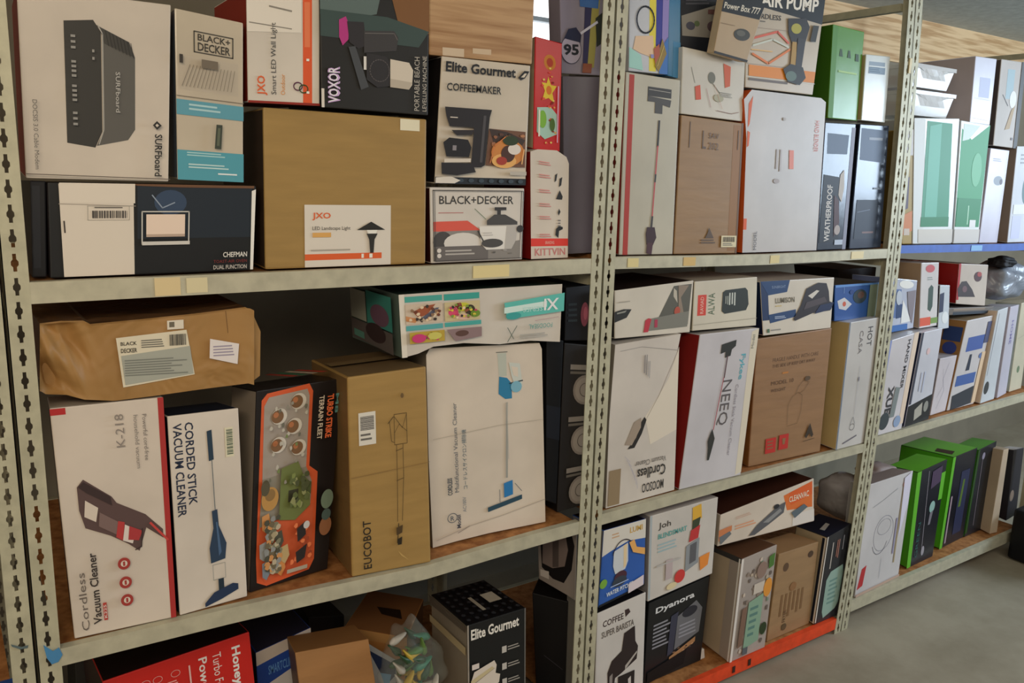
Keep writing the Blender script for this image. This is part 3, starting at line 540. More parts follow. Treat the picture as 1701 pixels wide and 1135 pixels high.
b.on('lettering').text('6c625a', 'Cordless', 8, 71, 15, 97, 'ccw').text('3c3430', 'Vacuum Cleaner', 19, 63, 27, 95, 'ccw', 1).rect('b04038', 29, 86, 32.5, 94).text('f0e4dc', 'K225', 29.6, 87, 32, 93, 'ccw').text('8a8078', 'K-218', 54, 5, 62, 19, 'ccw').text('7a7068', 'Powerful cord-free', 79, 6, 83, 26, 'cw').text('8a8078', 'household vacuum', 71, 6, 75, 29, 'cw')
for v in (70, 78.5, 86.5): b.ell('a03a34', 52, v, 6, 2.7).ell('d3c6b8', 52, v, 3.2, 1.4).rect('a03a34', 51, v-1, 53, v+1)
b.done()
b = Box('white corded stick vacuum box with a navy top beside the cordless one', (278, 692, 396, 678, 411, 992, 299, 1024), sh=ZM1, d=.10, c='d5c9bb', sc='181c2c', tc='141a2a', rough=.4)
b.on('lettering').text('2a3144', 'CORDED STICK', 22, 4, 34, 45, 'cw', 1).text('2a3144', 'VACUUM CLEANER', 6, 4, 18, 50, 'cw', 1).on('barcode_sticker').rect('d8d0b4', 78, 9, 90, 24).bars('4a5a48', 80, 10, 89, 23, 14, 1)
b.on('printed_picture').poly('2a3c4c', [52, 9.5, 59, 9, 60, 24, 53, 24.5]).line('5c6468', [57, 24, 58, 50], 1.4).poly('2c3e54', [53, 50, 61, 49.5, 62, 58, 72, 68, 69, 76, 48, 77, 47, 69, 54, 59]).poly('4a6484', [58, 56, 60, 56, 64, 72, 60, 74]).frame('9a9890', 50, 78, 68, 86, 1).rect('22303c', 57, 86, 65, 93).poly('243450', [36, 97, 50, 92.5, 78, 90, 86, 91, 86, 94, 60, 97, 36, 99]); b.done()
b = Box('black toy set box with an orange-framed window of vehicles and figures', (426, 650, 568, 629, 544, 945, 415, 986), sh=ZM1, d=.11, c='221d1c', sc='8c7f70', tc='2c2422', rough=.3)
b.on('printed_picture', 'orange-bordered picture window').poly('d05a30', [6, 5, 12, 2, 60, 0, 65, 4, 66, 42, 77, 46, 80, 92, 74, 97, 20, 103-4, 8, 96, 6, 84]).poly('a09488', [9, 8, 14, 4, 58, 2.5, 61, 6, 62, 42, 40, 44, 10, 46]).poly('8c8474', [10, 44, 62, 42, 70, 50, 70, 66, 8, 70]).poly('c85a34', [9, 68, 74, 62, 76, 92, 18, 97, 10, 92])
for u, v in ((46, 8), (24, 14), (42, 20), (24, 28), (48, 31)): b.ell('cfc6b8', u+2, v, 9, 4).ell('7c5a3c', u, v, 7, 3.2).ell('b07048', u-2, v-1, 3, 1.4)
b.poly('6c7440', [30, 40, 50, 38, 58, 46, 66, 50, 68, 62, 50, 68, 30, 66]).rect('3c3a28', 40, 52, 52, 58).poly('4c5430', [58, 48, 68, 50, 68, 56, 58, 56]).ell('b88a4c', 18, 54, 10, 6).ell('8c6c40', 18, 52, 6, 3).ell('57503c', 12, 48, 5, 4)
for u, v, cc in ((14, 66, 'c88c54'), (22, 72, '7c7860'), (12, 80, '8c8c88'), (26, 82, '6c6048'), (16, 90, '788088'), (34, 90, 'c88448'), (30, 76, '4c4a3c'), (38, 84, 'b89c6c')): b.poly(cc, [u-5, v-4, u+3, v-5, u+6, v+1, u+1, v+5, u-4, v+3])
b.scatter(('c88c54', '7c7860', '8c8c88', '6c6048', 'a89878', '4c4a3c', 'b8a88c'), 11, 62, 36, 94, 60, 7, 3.5).scatter(('8c8474', 'b8b0a0', '6c6858', '74804c'), 12, 6, 58, 48, 26, 4, 2.5).scatter(('5c6438', '7c8448', '4c5030', '8c8c5c'), 34, 42, 66, 62, 22, 7, 4).scatter(('b85030', 'e07848', '9c4428'), 42, 68, 72, 92, 14, 6, 3).poly('2c2624', [50, 72, 60, 69, 62, 76, 52, 79]).ell('c8c4c0', 62, 71, 4, 2).poly('2a2422', [50, 84, 64, 81, 62, 88, 52, 90]).rect('a89c88', 40, 92, 66, 94)
b.on('lettering').text('e86c3c', 'TURBO STRIKE', 78, 6, 86, 28, 'cw', 2).text('d8c8b0', 'TERRAIN FLEET', 68, 6, 74, 28, 'cw', 1).text('5c8c84', 'M8', 88, 6, 92, 16, 'cw', 1).on('carton').ell('6c7c68', 86, 60, 8, 5).ell('8c5c3c', 86, 74, 8, 5).ell('4a5a54', 86, 68, 6, 3)
b.face('T')
for i, cc in enumerate(('a83828', '3c6c4c', 'c8b098', 'b83c28')): b.poly(cc, [30+i*12, 30, 38+i*12, 26, 50+i*12, 92, 42+i*12, 96])
b.done()
b = Box('brown stick vacuum carton with a line drawing and EUCOBOT lettering', (577, 627, 708, 609, 716, 935, 585, 960), sh=ZM1, d=.24, c='a4834c', sc='7c5f38', tc='7c6444', kind='kraft', bev=.004)
b.sticker(12, 18, 33, 34, 'd8d2c6', 1).on('lettering').text('2c2620', 'EUCOBOT', 14, 72, 24, 97, 'ccw', .6)
b.on('printed_picture').frame('5a4628', 56, 21, 72, 36, 1.2).line('5a4628', [50, 24, 52, 34, 56, 35], 1.2).line('4a3a22', [48, 25, 55, 22], 1.5).line('5a4628', [56, 30, 62, 26, 72, 30], 1).line('5a4628', [56, 22, 66, 28, 72, 21], 1).line('5a4628', [58, 36, 58, 52, 57, 75], 1.2).line('5a4628', [66, 36, 66, 52, 63, 75], 1.2).line('5a4628', [57, 39, 66, 38], 1.4).line('5a4628', [57, 54, 66, 53], 1.4).line('3c2e1c', [58, 76, 56, 86], 2).poly('4c3a22', [55, 78, 63, 77, 62, 81, 55, 82]).poly('2c2418', [56, 84, 62, 83, 61, 87, 56, 87])
b.on('carton').line('8c6c40', [0, 49, 100, 47], 1).ell('6c5434', 66, 12, 2, 1.2).poly('b8985c', [56, 90, 70, 96, 60, 93]); b.tape('8c7450'); b.done()
b = Box('white cordless vacuum carton with a blue and grey stick vacuum pictured', (708, 581, 898, 570, 906, 868, 720, 912), sh=ZM1, d=.2, c='d8cbbb', sc='8c8070', tc='b8ac9c', kind='card', outline=[(708, 590), (714, 579), (760, 577), (896, 570), (900, 580), (906, 868), (812, 886), (760, 899), (719, 912), (712, 760)])
b.on('printed_picture').poly('b8bcb0', [60, 4, 68, 4, 68, 16, 61, 16]).line('5c6058', [59, 3.5, 69, 3.5], 1.8).poly('2f7ca4', [61, 16, 68, 17, 72, 20, 72, 28, 66, 28, 60, 25]).poly('c8ccc4', [70, 9, 80, 10, 82, 22, 76, 24, 72, 16]).poly('d8cbbb', [72, 11, 78, 12, 78, 17, 74, 16]).line('2c3c44', [70, 20, 82, 19], 3).ell('7cb0c4', 76, 22, 5, 3).line('9a9a94', [67, 30, 65, 70], 5).line('b8b4ac', [67, 30, 67, 60], 2).poly('2c78b4', [62, 73, 70, 72, 70, 80, 62, 81]).line('6c7074', [58, 76, 58, 83], 1.5).line('6c7074', [72, 74, 78, 79], 1.5).poly('2c4a5c', [47, 84.5, 78, 81, 78, 83.5, 47, 87])
b.on('lettering').text('3a4450', 'CORDLESS', 13, 65, 17, 74, 'ccw', 1).text('5c6068', 'Multifunctional Vacuum Cleaner', 19, 27, 22.5, 73, 'ccw').text('4c6470', 'コードレスサイクロン掃除機', 26, 41, 30, 72, 'ccw').ring('3c4c60', 16, 86, 4, 2.4, 1.4).text('3c4c60', 'R', 14.5, 85, 17.5, 87.4).text('4a4a54', 'Model', 19.5, 85, 23, 92, 'ccw', 1).text('7a8088', 'AC100V', 25, 76, 28, 84, 'ccw')
b.on('carton').line('a89c8c', [2, 44, 60, 41, 99, 41], .8).line('b0a294', [2, 96, 30, 92, 60, 90, 99, 86], 1.5).line('8c7c70', [20, 94.5, 30, 92], 1.5); b.done()
b = Box('teal and white food sealer box lying across the brown and white cartons', (662, 490, 934, 472, 930, 566, 668, 595), Y=.03, d=.26, c='cfc6ba', sc='5c6a60', tc='2c3c34', rough=.35, outline=[(662, 490), (800, 480), (934, 472), (930, 568), (880, 566), (830, 572), (770, 570), (720, 576), (694, 588), (668, 595)])
b.rect('dcd4c6', 0, 0, 3, 100).on('printed_picture')
for u0, u1, v0, v1, cc in ((3, 24, 4, 13, '4aa094'), (25, 46, 4, 14, '3c9c90'), (3, 24, 50, 58, '58a4a4'), (25, 47, 50, 57, '4aa49c')): b.rect(cc, u0, v0, u1, v1)
b.rect('cbb9a4', 3, 16, 24, 48).poly('9c5434', [7, 28, 14, 20, 20, 18, 15, 34, 10, 38]).poly('c88c5c', [3, 34, 10, 40, 8, 46, 3, 42]).poly('5c5c6c', [12, 38, 20, 24, 22, 24, 15, 44]).rect('c8b88c', 25, 17, 46, 48).ell('d84c70', 30, 34, 3, 6).ell('c8c43c', 36, 26, 4, 7).ell('3c3424', 40, 32, 3, 9).ell('d8b0a0', 36, 42, 4, 5).ell('7c2c24', 33, 24, 2, 5).ell('6c8c2c', 43, 38, 3, 6)
b.scatter(('6c3c28', 'c89c70', '3c3028', 'e0c8a8', '8c6c50'), 4, 17, 23, 46, 22, 2.2, 6).scatter(('b83c5c', 'd8c040', '2c2820', '78943c', 'e8c8a8', '8c4c34'), 26, 18, 45, 46, 30, 2, 5).rect('b89c3c', 4, 60, 24, 78).scatter(('c83c74', '8c8430', 'd8c85c', '4c6c2c'), 4, 61, 23, 76, 22, 2, 5).scatter(('5c4038', '8c7474', 'c0a8a0', '3c3030'), 26, 60, 44, 74, 16, 2, 5).ell('c83c74', 9, 70, 4, 7).ell('c8c060', 18, 68, 4, 6).poly('8c7474', [25, 60, 46, 60, 46, 76, 30, 80]).ell('5c4038', 34, 68, 4, 5)
b.poly('5cb8ac', [60, 24, 100, 14, 100, 46, 62, 52]).poly('cfe4dc', [60, 32, 88, 26, 88, 36, 60, 42]).ell('3a9c98', 66, 47, 5, 6)
b.on('lettering').text('f0f4ec', 'XI', 86, 22, 96, 42, 180, 1).text('b8dcd8', 'SERIES', 72, 34, 85, 42, 180).text('4c9890', 'FOODSEAL', 76, 64, 92, 72, 180).greek('a8a49c', 70, 80, 92, 88, 2).line('6c7468', [62, 66, 66, 86], 2).line('6c7468', [68, 64, 62, 90], 2).line('a87884', [80, 58, 96, 55], 1)
b.on('carton').face('L').rect('9ca090', 4, 8, 40, 60).rect('3c8478', 42, 4, 96, 60).ell('6c5060', 70, 40, 20, 18).rect('5c5450', 4, 62, 96, 96).ell('3a2c2c', 60, 72, 22, 16).rect('5a8c7c', 10, 80, 34, 92)
b.face('T').rect('1c4c40', 4, 10, 96, 90); b.done()
def crumple_front(b):
    """real folds: the front is a grid pushed in and out at its crushed left end"""
    top = [(66, 540), (100, 536), (140, 535), (152, 541), (235, 533), (330, 523), (414, 512), (422, 516)]
    bot = [(68, 650), (76, 655), (110, 656), (140, 664), (190, 666), (255, 658), (340, 646), (412, 637), (424, 640)]
    q, n = b.F['F']; P0 = q[3]; bm, _ = b._p('carton'); mi = b._mi('carton', mat('a37b48', .5, 'crumple')); NX, NV = 110, 36; rows = []
    for i in range(NX+1):
        x = 66+(422-66)*i/NX
        yt = float(np.interp(x, [a for a, _ in top], [c for _, c in top])); yb = float(np.interp(x, [a for a, _ in bot], [c for _, c in bot]))
        w = max(0, 1-(x-66)/115)**1.2; row = []
        for k in range(NV+1):
            v = k/NV; e = math.sin(math.pi*v)**.5*min(1, i/4)
            a = (x-66)/9.0
            dsp = w*(.016*(1-abs(math.sin(a*.42-v*3.2)))+.010*(1-abs(math.sin(a*.8-v*5+1)))+.02*max(0, math.sin(v*5-a*.25)))+.0005*math.sin(x*.05)*math.sin(v*4)
            p = onplane(x, yt+(yb-yt)*v, P0, n)+n*(.0005+e*(1.9*dsp-.05*w)); row.append(bm.verts.new(p))
        rows.append(row)
    for i in range(NX):
        for k in range(NV):
            f = bm.faces.new((rows[i][k], rows[i][k+1], rows[i+1][k+1], rows[i+1][k])); f.material_index = mi; f.smooth = True
            if k == 0 and i == 0: f.normal_update(); flip = f.normal.dot(n) < 0
            if flip: f.normal_flip()
    b.layer += 8
# crumpled brown carton lying on the two vacuum boxes
b = Box('crumpled brown carton lying on top of the two vacuum cleaner boxes', (66, 538, 418, 512, 420, 637, 72, 655), Y=.02, d=.3, c='a37b48', sc='6c5040', tc='6a4c30', kind='crumple', rc='8c6858', part='carton', inset=.02,
        outline=[(66, 540), (100, 536), (140, 535), (152, 541), (235, 533), (330, 523), (414, 512), (424, 517), (440, 553), (439, 628), (424, 640), (412, 637), (340, 646), (255, 658), (190, 666), (140, 664), (110, 656), (76, 655), (68, 600)])
crumple_front(b)
b.line('6c4a2a', [86, 1, 87, 30], 1)
b.on('shipping_label', 'white and grey shipping label').poly('d6ccb4', [32.5, 27, 66, 22, 69.5, 87-4, 35, 96]).poly('a3a498', [34.5, 52, 67.5, 44, 69, 82, 36, 93]).text('3a3830', 'BLACK', 34.5, 33, 42, 38, 0, 1).text('3a3830', 'DECKER', 34.5, 42, 42, 48, 0, 1).greek('6c6a60', 44, 32, 55, 44, 4).bars('3a3834', 57.5, 27, 65.5, 42, 16).greek('7a7c74', 36, 58, 66, 82, 7, 0, .4)
b.on('small_label').rect('d8cebc', 56.5, 8, 64.5, 20).rect('6c6454', 57.5, 10, 60, 17).on('address_sticker').poly('ddd4d0', [77.5, 36, 92.5, 45, 91.5, 72, 77, 62]).greek('9a90a0', 79, 46, 90, 62, 4); b.done()
b = Box('black audio box with three round grey speaker prints behind the middle posts', (938, 570, 994, 575, 978, 855, 926, 840), Y=.075, d=.3, c='2a2624', sc='141312', rough=.5)
for v in (12, 43, 74):
    b.on('printed_picture').rect('8c847c', 20, v, 90, v+3).rect('6c665e', 20, v+4, 90, v+5.5).ell('8a8078', 66, v+15, 36, 9).ell('9c9288', 66, v+15, 30, 7.5).ring('5a524c', 66, v+15, 16, 4, 2)
b.done()
b = Box('black tall box between the white carton and the speaker-print box', (908, 562, 936, 566, 924, 838, 907, 832), Y=.075, d=.2, c='15161a'); b.rect('1e222c', 0, 40, 100, 60); b.done()
b = Box('dark electronics box with a pink oval on top of the speaker-print box', (940, 478, 996, 472, 992, 566, 938, 566), Y=.075, d=.24, c='171518', sc='100f12', tc='1c1b20')
b.ell('8a4454', 58, 52, 12, 22).ell('b05c6c', 60, 50, 6, 12).greek('2c3438', 8, 30, 36, 70, 4); b.done()
# ============ bay 1, bottom shelf
b = Box('bright red fan box with white lettering on the bottom shelf', (170, 1133, 414, 1050, 440, 1290, 200, 1390), Y=.19, Yr=.21, d=.26, c='cc2a24', sc='3c2420', tc='1c1414', rc='3a1c18', rough=.3)
b.on('lettering').text('f0e4dc', 'Honeywell', 84, 6, 92, 46, 'cw', 1.5).text('f0d8d0', 'Turbo Force', 72, 6, 78, 36, 'cw').text('f0d8d0', 'Power', 62, 6, 68, 30, 'cw', 1).greek('f0b8b0', 55, 8, 57.5, 24, 1, 'v')
for u in (40, 28, 20): b.ring('f0b0a8', u+6, 10, 3, 2, 1.2).greek('f0a8a0', u, 14, u+8, 17, 2)
b.on('printed_picture').ell('2a2628', 52, 32, 17, 12).ell('4a5450', 49, 32, 9, 8).ell('1c1a1c', 52, 33, 6, 5).ring('6a6a6c', 52, 32, 14, 10, 1.5); b.done()
b = Box('blue and white box standing right of the red fan box', (425, 1085, 516, 1043, 524, 1230, 436, 1290), Y=.3, Yr=.30, d=.2, c='24489c', sc='1c2028', tc='28283c')
b.poly('c8bcb0', [0, 0, 100, 0, 100, 8, 0, 12]).poly('c8c4c0', [0, 34, 100, 22, 100, 40, 0, 56]).poly('24221f', [0, 50, 100, 34, 100, 100, 0, 100]).text('5c8cc8', 'SMARTCLIP', 20, 16, 62, 24, 0, 1).on('sticker').rect('d8c4c0', 64, 12, 96, 24).bars('c86c4c', 68, 14, 92, 22); b.done()
b = Box('open light brown carton in front on the bottom shelf', (490, 1085, 612, 1062, 634, 1200, 512, 1260), Y=.12, Yr=.10, d=.11, c='a27444', sc='6c4a2c', tc='8c6238', kind='kraft', lean=.35); b.done()
b = Box('brown carton lying deeper behind the open light brown carton', (572, 1042, 676, 1060, 672, 1180, 572, 1170), Y=.36, Yr=.25, d=.22, c='b07c46', sc='6c4a2c', tc='8a5f3a', kind='kraft')
b.rect('b08450', 0, 0, 100, 12).face('T').poly('2a1c14', [30, 40, 70, 38, 80, 60, 44, 56]); b.done()
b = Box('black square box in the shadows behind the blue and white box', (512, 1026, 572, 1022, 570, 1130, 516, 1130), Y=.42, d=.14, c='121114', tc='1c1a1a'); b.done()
b = Box('dark grey box in the bottom left corner behind the red fan box', (124, 1088, 200, 1082, 214, 1300, 134, 1310), Y=.46, d=.18, c='3c3a36', sc='1c1a1a'); b.done()
b = Box('black roaster box with pale sides and white lettering near the middle posts', (776, 1040, 873, 1010, 872, 1230, 778, 1290), Y=.044, Yr=.040, d=.2, c='1c1d1e', sc='8c8272', tc='131214', rough=.35)
b.rect('9a9084', 0, 0, 2.5, 100).rect('6c6a66', 98, 0, 100, 100).on('lettering').text('e4ded4', 'Elite Gourmet', 6, 4, 88, 12, 0, 1.5)
for v in (24, 37, 49): b.rect('bcb6ae', 58, v, 66, v+5).greek('9a948c', 68, v+1, 92, v+5, 2)
b.on('printed_picture').poly('d6cabc', [2, 46, 10, 36, 44, 32, 48, 36, 46, 42, 54, 44, 52, 50, 46, 52, 46, 100, 2, 100]).line('8c7c70', [4, 46, 44, 38], 2).poly('c8b890', [4, 42, 40, 36, 44, 38, 6, 45]).rect('d8ccc4', 6, 30, 18, 34)
b.on('carton').face('T')
for i in range(7):
    for j in range(7): b.ell('2c2c30', 8+i*14, 8+j*14, 3.5, 3.5, 8); b.layer -= 1
b.layer += 1
b.on('label').rect('b0a898', 62, 40, 84, 66).rect('9c9484', 40, 40, 46, 80).on('carton').face('L').poly('5c544a', [0, 0, 100, 0, 100, 5, 0, 7]).rect('b4a480', 0, 16, 100, 22); b.done()
b = Box('white box with a curved dark coffee machine print behind the roaster box', (893, 900, 958, 868, 955, 997, 895, 962), Y=.20, Yr=.055, d=.03, c='9a9088', sc='3a3632', rough=.4)
b.on('printed_picture').poly('181516', [8, 12, 50, 4, 86, 8, 96, 30, 90, 62, 70, 84, 40, 84, 10, 66]).poly('7c6e68', [14, 12, 50, 8, 74, 14, 80, 34, 72, 58, 40, 64, 12, 56]).poly('544a46', [40, 10, 56, 10, 56, 60, 40, 62]).rect('c8c0b8', 6, 72, 30, 88); b.done()
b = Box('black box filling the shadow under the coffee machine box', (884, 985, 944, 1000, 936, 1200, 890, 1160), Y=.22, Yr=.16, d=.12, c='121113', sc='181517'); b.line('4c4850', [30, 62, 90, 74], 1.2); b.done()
# ============ bay 2, middle shelf
b = Box('dented tall white cordless vacuum carton with a torn hole and brown tape patch', (1022, 568, 1131, 554, 1120, 816, 1006, 846), sh=ZM2, d=.2, c='cdc4ba', sc='8c8478', rough=.5, outline=[(1022, 573), (1075, 564), (1131, 555), (1122, 600), (1124, 700), (1120, 814), (1084, 824), (1060, 832), (1006, 846), (1012, 700)])
b.poly('d8cdbc', [98, 8, 99, 60, 60, 66, 50, 48, 70, 36, 84, 26]).line('a89c90', [97, 10, 70, 36, 46, 54], 1.5).line('9a9490', [8, 6, 40, 5, 96, 10], 1.5)
b.on('torn_hole').poly('2a2622', [44, 51, 49, 48, 52, 50, 46, 58, 36, 66, 26, 66, 38, 60]).poly('9c8c7c', [34, 50, 44, 48, 44, 54, 32, 64, 22, 63]).on('tape_patch', 'brown paper tape patch').rect('8e7a5e', 2, 77, 18, 99)
b.on('lettering').text('3c3834', 'MOOSOO', 50, 90, 82, 96, 180, .5).text('3c3834', 'Cordless', 42, 80, 84, 87, 180, 1).text('5c5650', 'Vacuum Cleaner', 38, 75, 84, 78.5, 180).greek('8c8684', 44, 10, 50, 24, 2, 'v').greek('9c9694', 50, 14, 54, 26, 2, 'v').on('carton')
for i in range(7): b.line('a4a0b0', [22+i*3, 70+i*2.5, 30+i*2, 74+i*3], 1)
b.done()
b = Box('white carton with a red and grey vacuum brush pictured, left of the remote box', (1021, 483, 1152, 466, 1146, 552, 1021, 563), Y=.03, d=.24, c='d2cabc', sc='3c3a36', tc='241c1c', rough=.4)
b.on('printed_picture').poly('5c5a50', [74, 6, 98, 6, 96, 84, 44, 84, 54, 70]).poly('b8b0a0', [74, 10, 78, 16, 80, 40, 74, 26]).poly('8c7c6c', [80, 6, 94, 8, 84, 30, 90, 66, 82, 60]).ell('b0503c', 80, 56, 4, 9).poly('7c7a70', [42, 66, 96, 58, 95, 88, 42, 90]).poly('b83440', [38, 68, 42, 64, 46, 66, 42, 92, 36, 92]).rect('a83850', 50, 68, 54, 84).poly('2a2a28', [-1, 44, 10, 40, 20, 42, 14, 58, -1, 66]).poly('8c8c84', [2, 46, 14, 43, 12, 47, 2, 49]).greek('a49c90', 4, 24, 18, 28, 1); b.done()
b = Box('off-white phone box with a red tag and rounded black keypad device', (1154, 468, 1258, 460, 1256, 541, 1150, 550), Y=.028, d=.2, c='d0c8b6', sc='7c7868', rough=.4)
b.on('logo_tag', 'red rectangular logo tag').rect('cc4434', 6, 28, 19, 70).text('f0c0b0', 'RAVIAD', 10, 32, 15, 66, 'ccw').on('lettering').text('5c7058', 'ALWA', 22, 26, 32, 70, 'ccw').on('printed_picture').poly('2f3430', [44, 26, 48, 22, 80, 20, 84, 26, 86, 54, 82, 66, 48, 70, 43, 64]).greek('c8ccc4', 54, 28, 66, 60, 3, 'v', .5).greek('a8aca4', 48, 34, 54, 54, 2, 'v')
b.on('carton').line('a09888', [0, 88, 100, 84], 1.2); b.done()
b = Box('navy and white steam iron box with a large dark iron', (1263, 468, 1386, 461, 1380, 545, 1268, 558), Y=.026, d=.22, c='d6cdbf', sc='1c2844', rough=.35)
b.rect('1f3158', 0, 0, 9, 72).poly('24406c', [0, 0, 38, 0, 34, 22, 9, 26]).poly('24406c', [8, 62, 46, 56, 46, 70, 10, 78]).on('lettering').text('8ca0c0', 'SUNBRIGHT', 14, 9, 32, 14).text('6c6450', 'LUMISON', 18, 32, 44, 42, 0, 1).greek('c8b070', 18, 46, 26, 50, 1).greek('a8b4cc', 16, 66, 34, 72, 2).greek('8c8880', 10, 90, 24, 95, 1).rect('4c6c50', 5, 88, 8, 95)
b.on('printed_picture').poly('2c2428', [42, 74, 52, 50, 60, 18, 76, 8, 88, 10, 92, 26, 94, 46, 100, 50, 96, 64, 70, 66, 44, 78]).poly('cdc6bc', [62, 32, 74, 22, 78, 24, 68, 38]).poly('4a4044', [60, 44, 86, 36, 90, 46, 56, 58]).poly('1c284c', [80, 52, 100, 48, 97, 62, 72, 68]); b.done()
b = Box('blue box with circuit picture above the thin white box', (1387, 474, 1459, 469, 1453, 527, 1386, 534), Y=.045, d=.22, c='345ca0', sc='1c2c48', tc='4c463c', rough=.3)
b.on('printed_picture').poly('c8c8cc', [6, 44, 22, 36, 40, 56, 26, 72, 10, 66]).ell('c85c40', 22, 54, 4, 7).ell('2c3c44', 58, 36, 16, 20).ell('5c443c', 60, 32, 8, 10).line('8cacd8', [20, 6, 20, 24], 1.4).ell('1c3c7c', 38, 22, 5, 6).on('carton').poly('7c8c7c', [80, 4, 100, 2, 100, 96, 78, 98]).poly('5c8ccc', [0, 0, 100, 0, 100, 5, 0, 7]); b.done()
b = Box('white stick vacuum box with teal word and long model name printed sideways', (1163, 556, 1261, 545, 1230, 791, 1128, 815), sh=ZM2, d=.2, c='c8c4c8', sc='8c2420', tc='c0b8b0', rough=.4)
b.poly('d6ccb8', [88, 2, 100, 0, 100, 98, 90, 99]).on('lettering').text('5ca8b8', 'Fykee', 72, 16, 82, 33, 'cw', 1).text('5c5658', 'NEEQ', 46, 32, 64, 62, 'cw', 0).text('8c848c', 'Cordless Stick Vacuum Cleaner', 71, 36, 76, 84, 'cw').text('6c7068', 'Model', 90, 4, 94, 13, 'ccw')
b.on('printed_picture').poly('2f302c', [38, 8, 62, 6, 62, 10, 56, 12, 55, 16, 46, 17, 46, 13, 38, 14]).line('5c3c3c', [50, 16, 49, 30], 4).line('a83838', [48, 30, 42, 64], 2.5).poly('343430', [40, 63, 46, 70, 44, 76, 41, 84, 38, 84, 37, 76, 35, 71]); b.done()
b = Box('brown carton with two red stamps and a bottle outline', (1258, 563, 1382, 545, 1362, 751, 1243, 777), sh=ZM2, d=.2, c='967250', sc='86602f', tc='8c6c44', kind='kraft', bev=.003)
b.on('lettering').text('5c4432', 'FRAGILE HANDLE WITH CARE', 22, 17, 84, 20).text('5c4432', 'THIS SIDE UP KEEP DRY AWAY', 22, 22, 80, 24.5).greek('b87838', 36, 29, 44, 32, 1).text('5c4432', 'MODEL 10', 22, 35, 52, 38).text('5c4432', 'WEIGHT', 22, 41, 42, 43.5)
b.on('printed_picture').line('6a5238', [48, 82-10, 47, 56, 52, 50, 60, 47, 66, 50, 66, 62, 62, 72, 48, 73], 1).line('6a5238', [56, 48, 60, 42, 66, 38, 74, 40, 68, 46, 62, 48], 1.2).ell('5c4834', 71, 37, 4, 1.8)
b.on('stamp', 'red square warning stamps').rect('b83028', 20, 80, 34, 92).rect('b83028', 38, 79, 51, 91).greek('8c5c40', 22, 82, 32, 90, 3).poly('8c6444', [42, 82, 47, 82, 46, 87, 43, 87]).on('mark').poly('3c3024', [74, 84, 80, 74, 86, 84, 84, 86, 80, 82, 76, 86]).line('3c3024', [72, 88, 88, 87], 1.5); b.done()
b = Box('thin tall white box with tan side and a navy edge line', (1412, 536, 1463, 527, 1438, 741, 1388, 751), sh=ZM2, d=.2, c='c4c0bc', sc='c4ac78', tc='d0cccc', rough=.4)
b.rect('6c7c90', 0, 0, 3, 100).on('lettering').text('4c4a4c', 'HOT', 62, 6, 78, 21, 'cw', .5).text('7a7678', 'CASA', 36, 8, 48, 26, 'cw').line('6c6870', [20, 96, 62, 92], 5).ring('5c585c', 44, 84, 8, 2.5, 1.5).line('5c585c', [36, 82, 44, 76, 52, 82], 1.4).line('a8a4a8', [48, 36, 46, 74], 1.4).ell('7c7880', 48, 46, 2, 2); b.done()
# ============ bay 2, bottom shelf
b = Box('white box with a black espresso machine, lowest beside the middle posts', (992, 1020, 1073, 984, 1066, 1180, 984, 1240), Y=.03, Yr=.03, d=.14, c='d2ccc6', sc='8c8880', tc='16151a', rough=.4)
b.on('lettering').text('3c2c2c', 'COFFEE', 12, 10, 54, 16, 0, 1).poly('3c2c2c', [56, 8, 64, 8, 68, 12, 58, 15]).text('5c5450', 'SUPER BARISTA', 10, 20, 76, 26, 0, .5)
b.on('printed_picture').poly('2e2423', [56, 30, 78, 27, 80, 42, 86, 48, 84, 60, 52, 68, 40, 70, 38, 76, 26, 80, 24, 62, 32, 52, 52, 46]).poly('b0a8a0', [60, 62, 84, 52, 84, 54, 60, 66]).rect('26201f', 46, 70, 80, 100).poly('8c8480', [28, 66, 34, 64, 34, 74, 28, 76]).poly('1c1a1c', [4, 88, 40, 74, 44, 78, 6, 96]).poly('c8c2bc', [66, 76, 72, 74, 74, 100, 70, 100]).rect('a89c94', 26, 88, 40, 100); b.done()
b = Box('blue and white water pitcher box under the middle shelf', (1003, 882, 1073, 862, 1070, 972, 994, 1010), Y=.03, d=.14, c='3460b0', sc='8c8c90', tc='1a1a20', rough=.3)
b.poly('d4cec4', [0, 0, 100, 0, 100, 28, 60, 24, 20, 30, 0, 34]).greek('c8a480', 20, 8, 40, 16, 2).text('c8a050', 'LUMI', 62, 6, 92, 14, 0, 1).rect('16181e', 0, 97, 100, 100)
b.on('printed_picture').poly('c8ccd0', [26, 32, 58, 26, 60, 52, 54, 62, 32, 64, 26, 52]).poly('e0c8a0', [48, 28, 56, 27, 56, 58, 50, 60]).ring('3a3038', 48, 40, 24, 20, 3, 190, 360).ell('4c2c38', 44, 70, 14, 8).ell('38404c', 42, 76, 16, 7).poly('e0a860', [60, 26, 72, 24, 78, 36, 98, 42, 98, 52, 70, 42]).ell('78a840', 6, 70, 8, 6)
b.on('lettering').text('dce4f0', 'WATER PITCHER', 14, 84, 74, 90, 0, 1).greek('a8b8d8', 22, 78, 62, 81, 1).on('sticker').poly('d8ccd0', [62, 86, 96, 82, 96, 97, 62, 99]); b.done()
b = Box('black box with blackened food processor picture and red-brown foot', (1078, 1003, 1179, 957, 1164, 1096, 1069, 1137), sh=ZB2, dz=.004, d=.18, c='1d1e20', sc='141416', rough=.3)
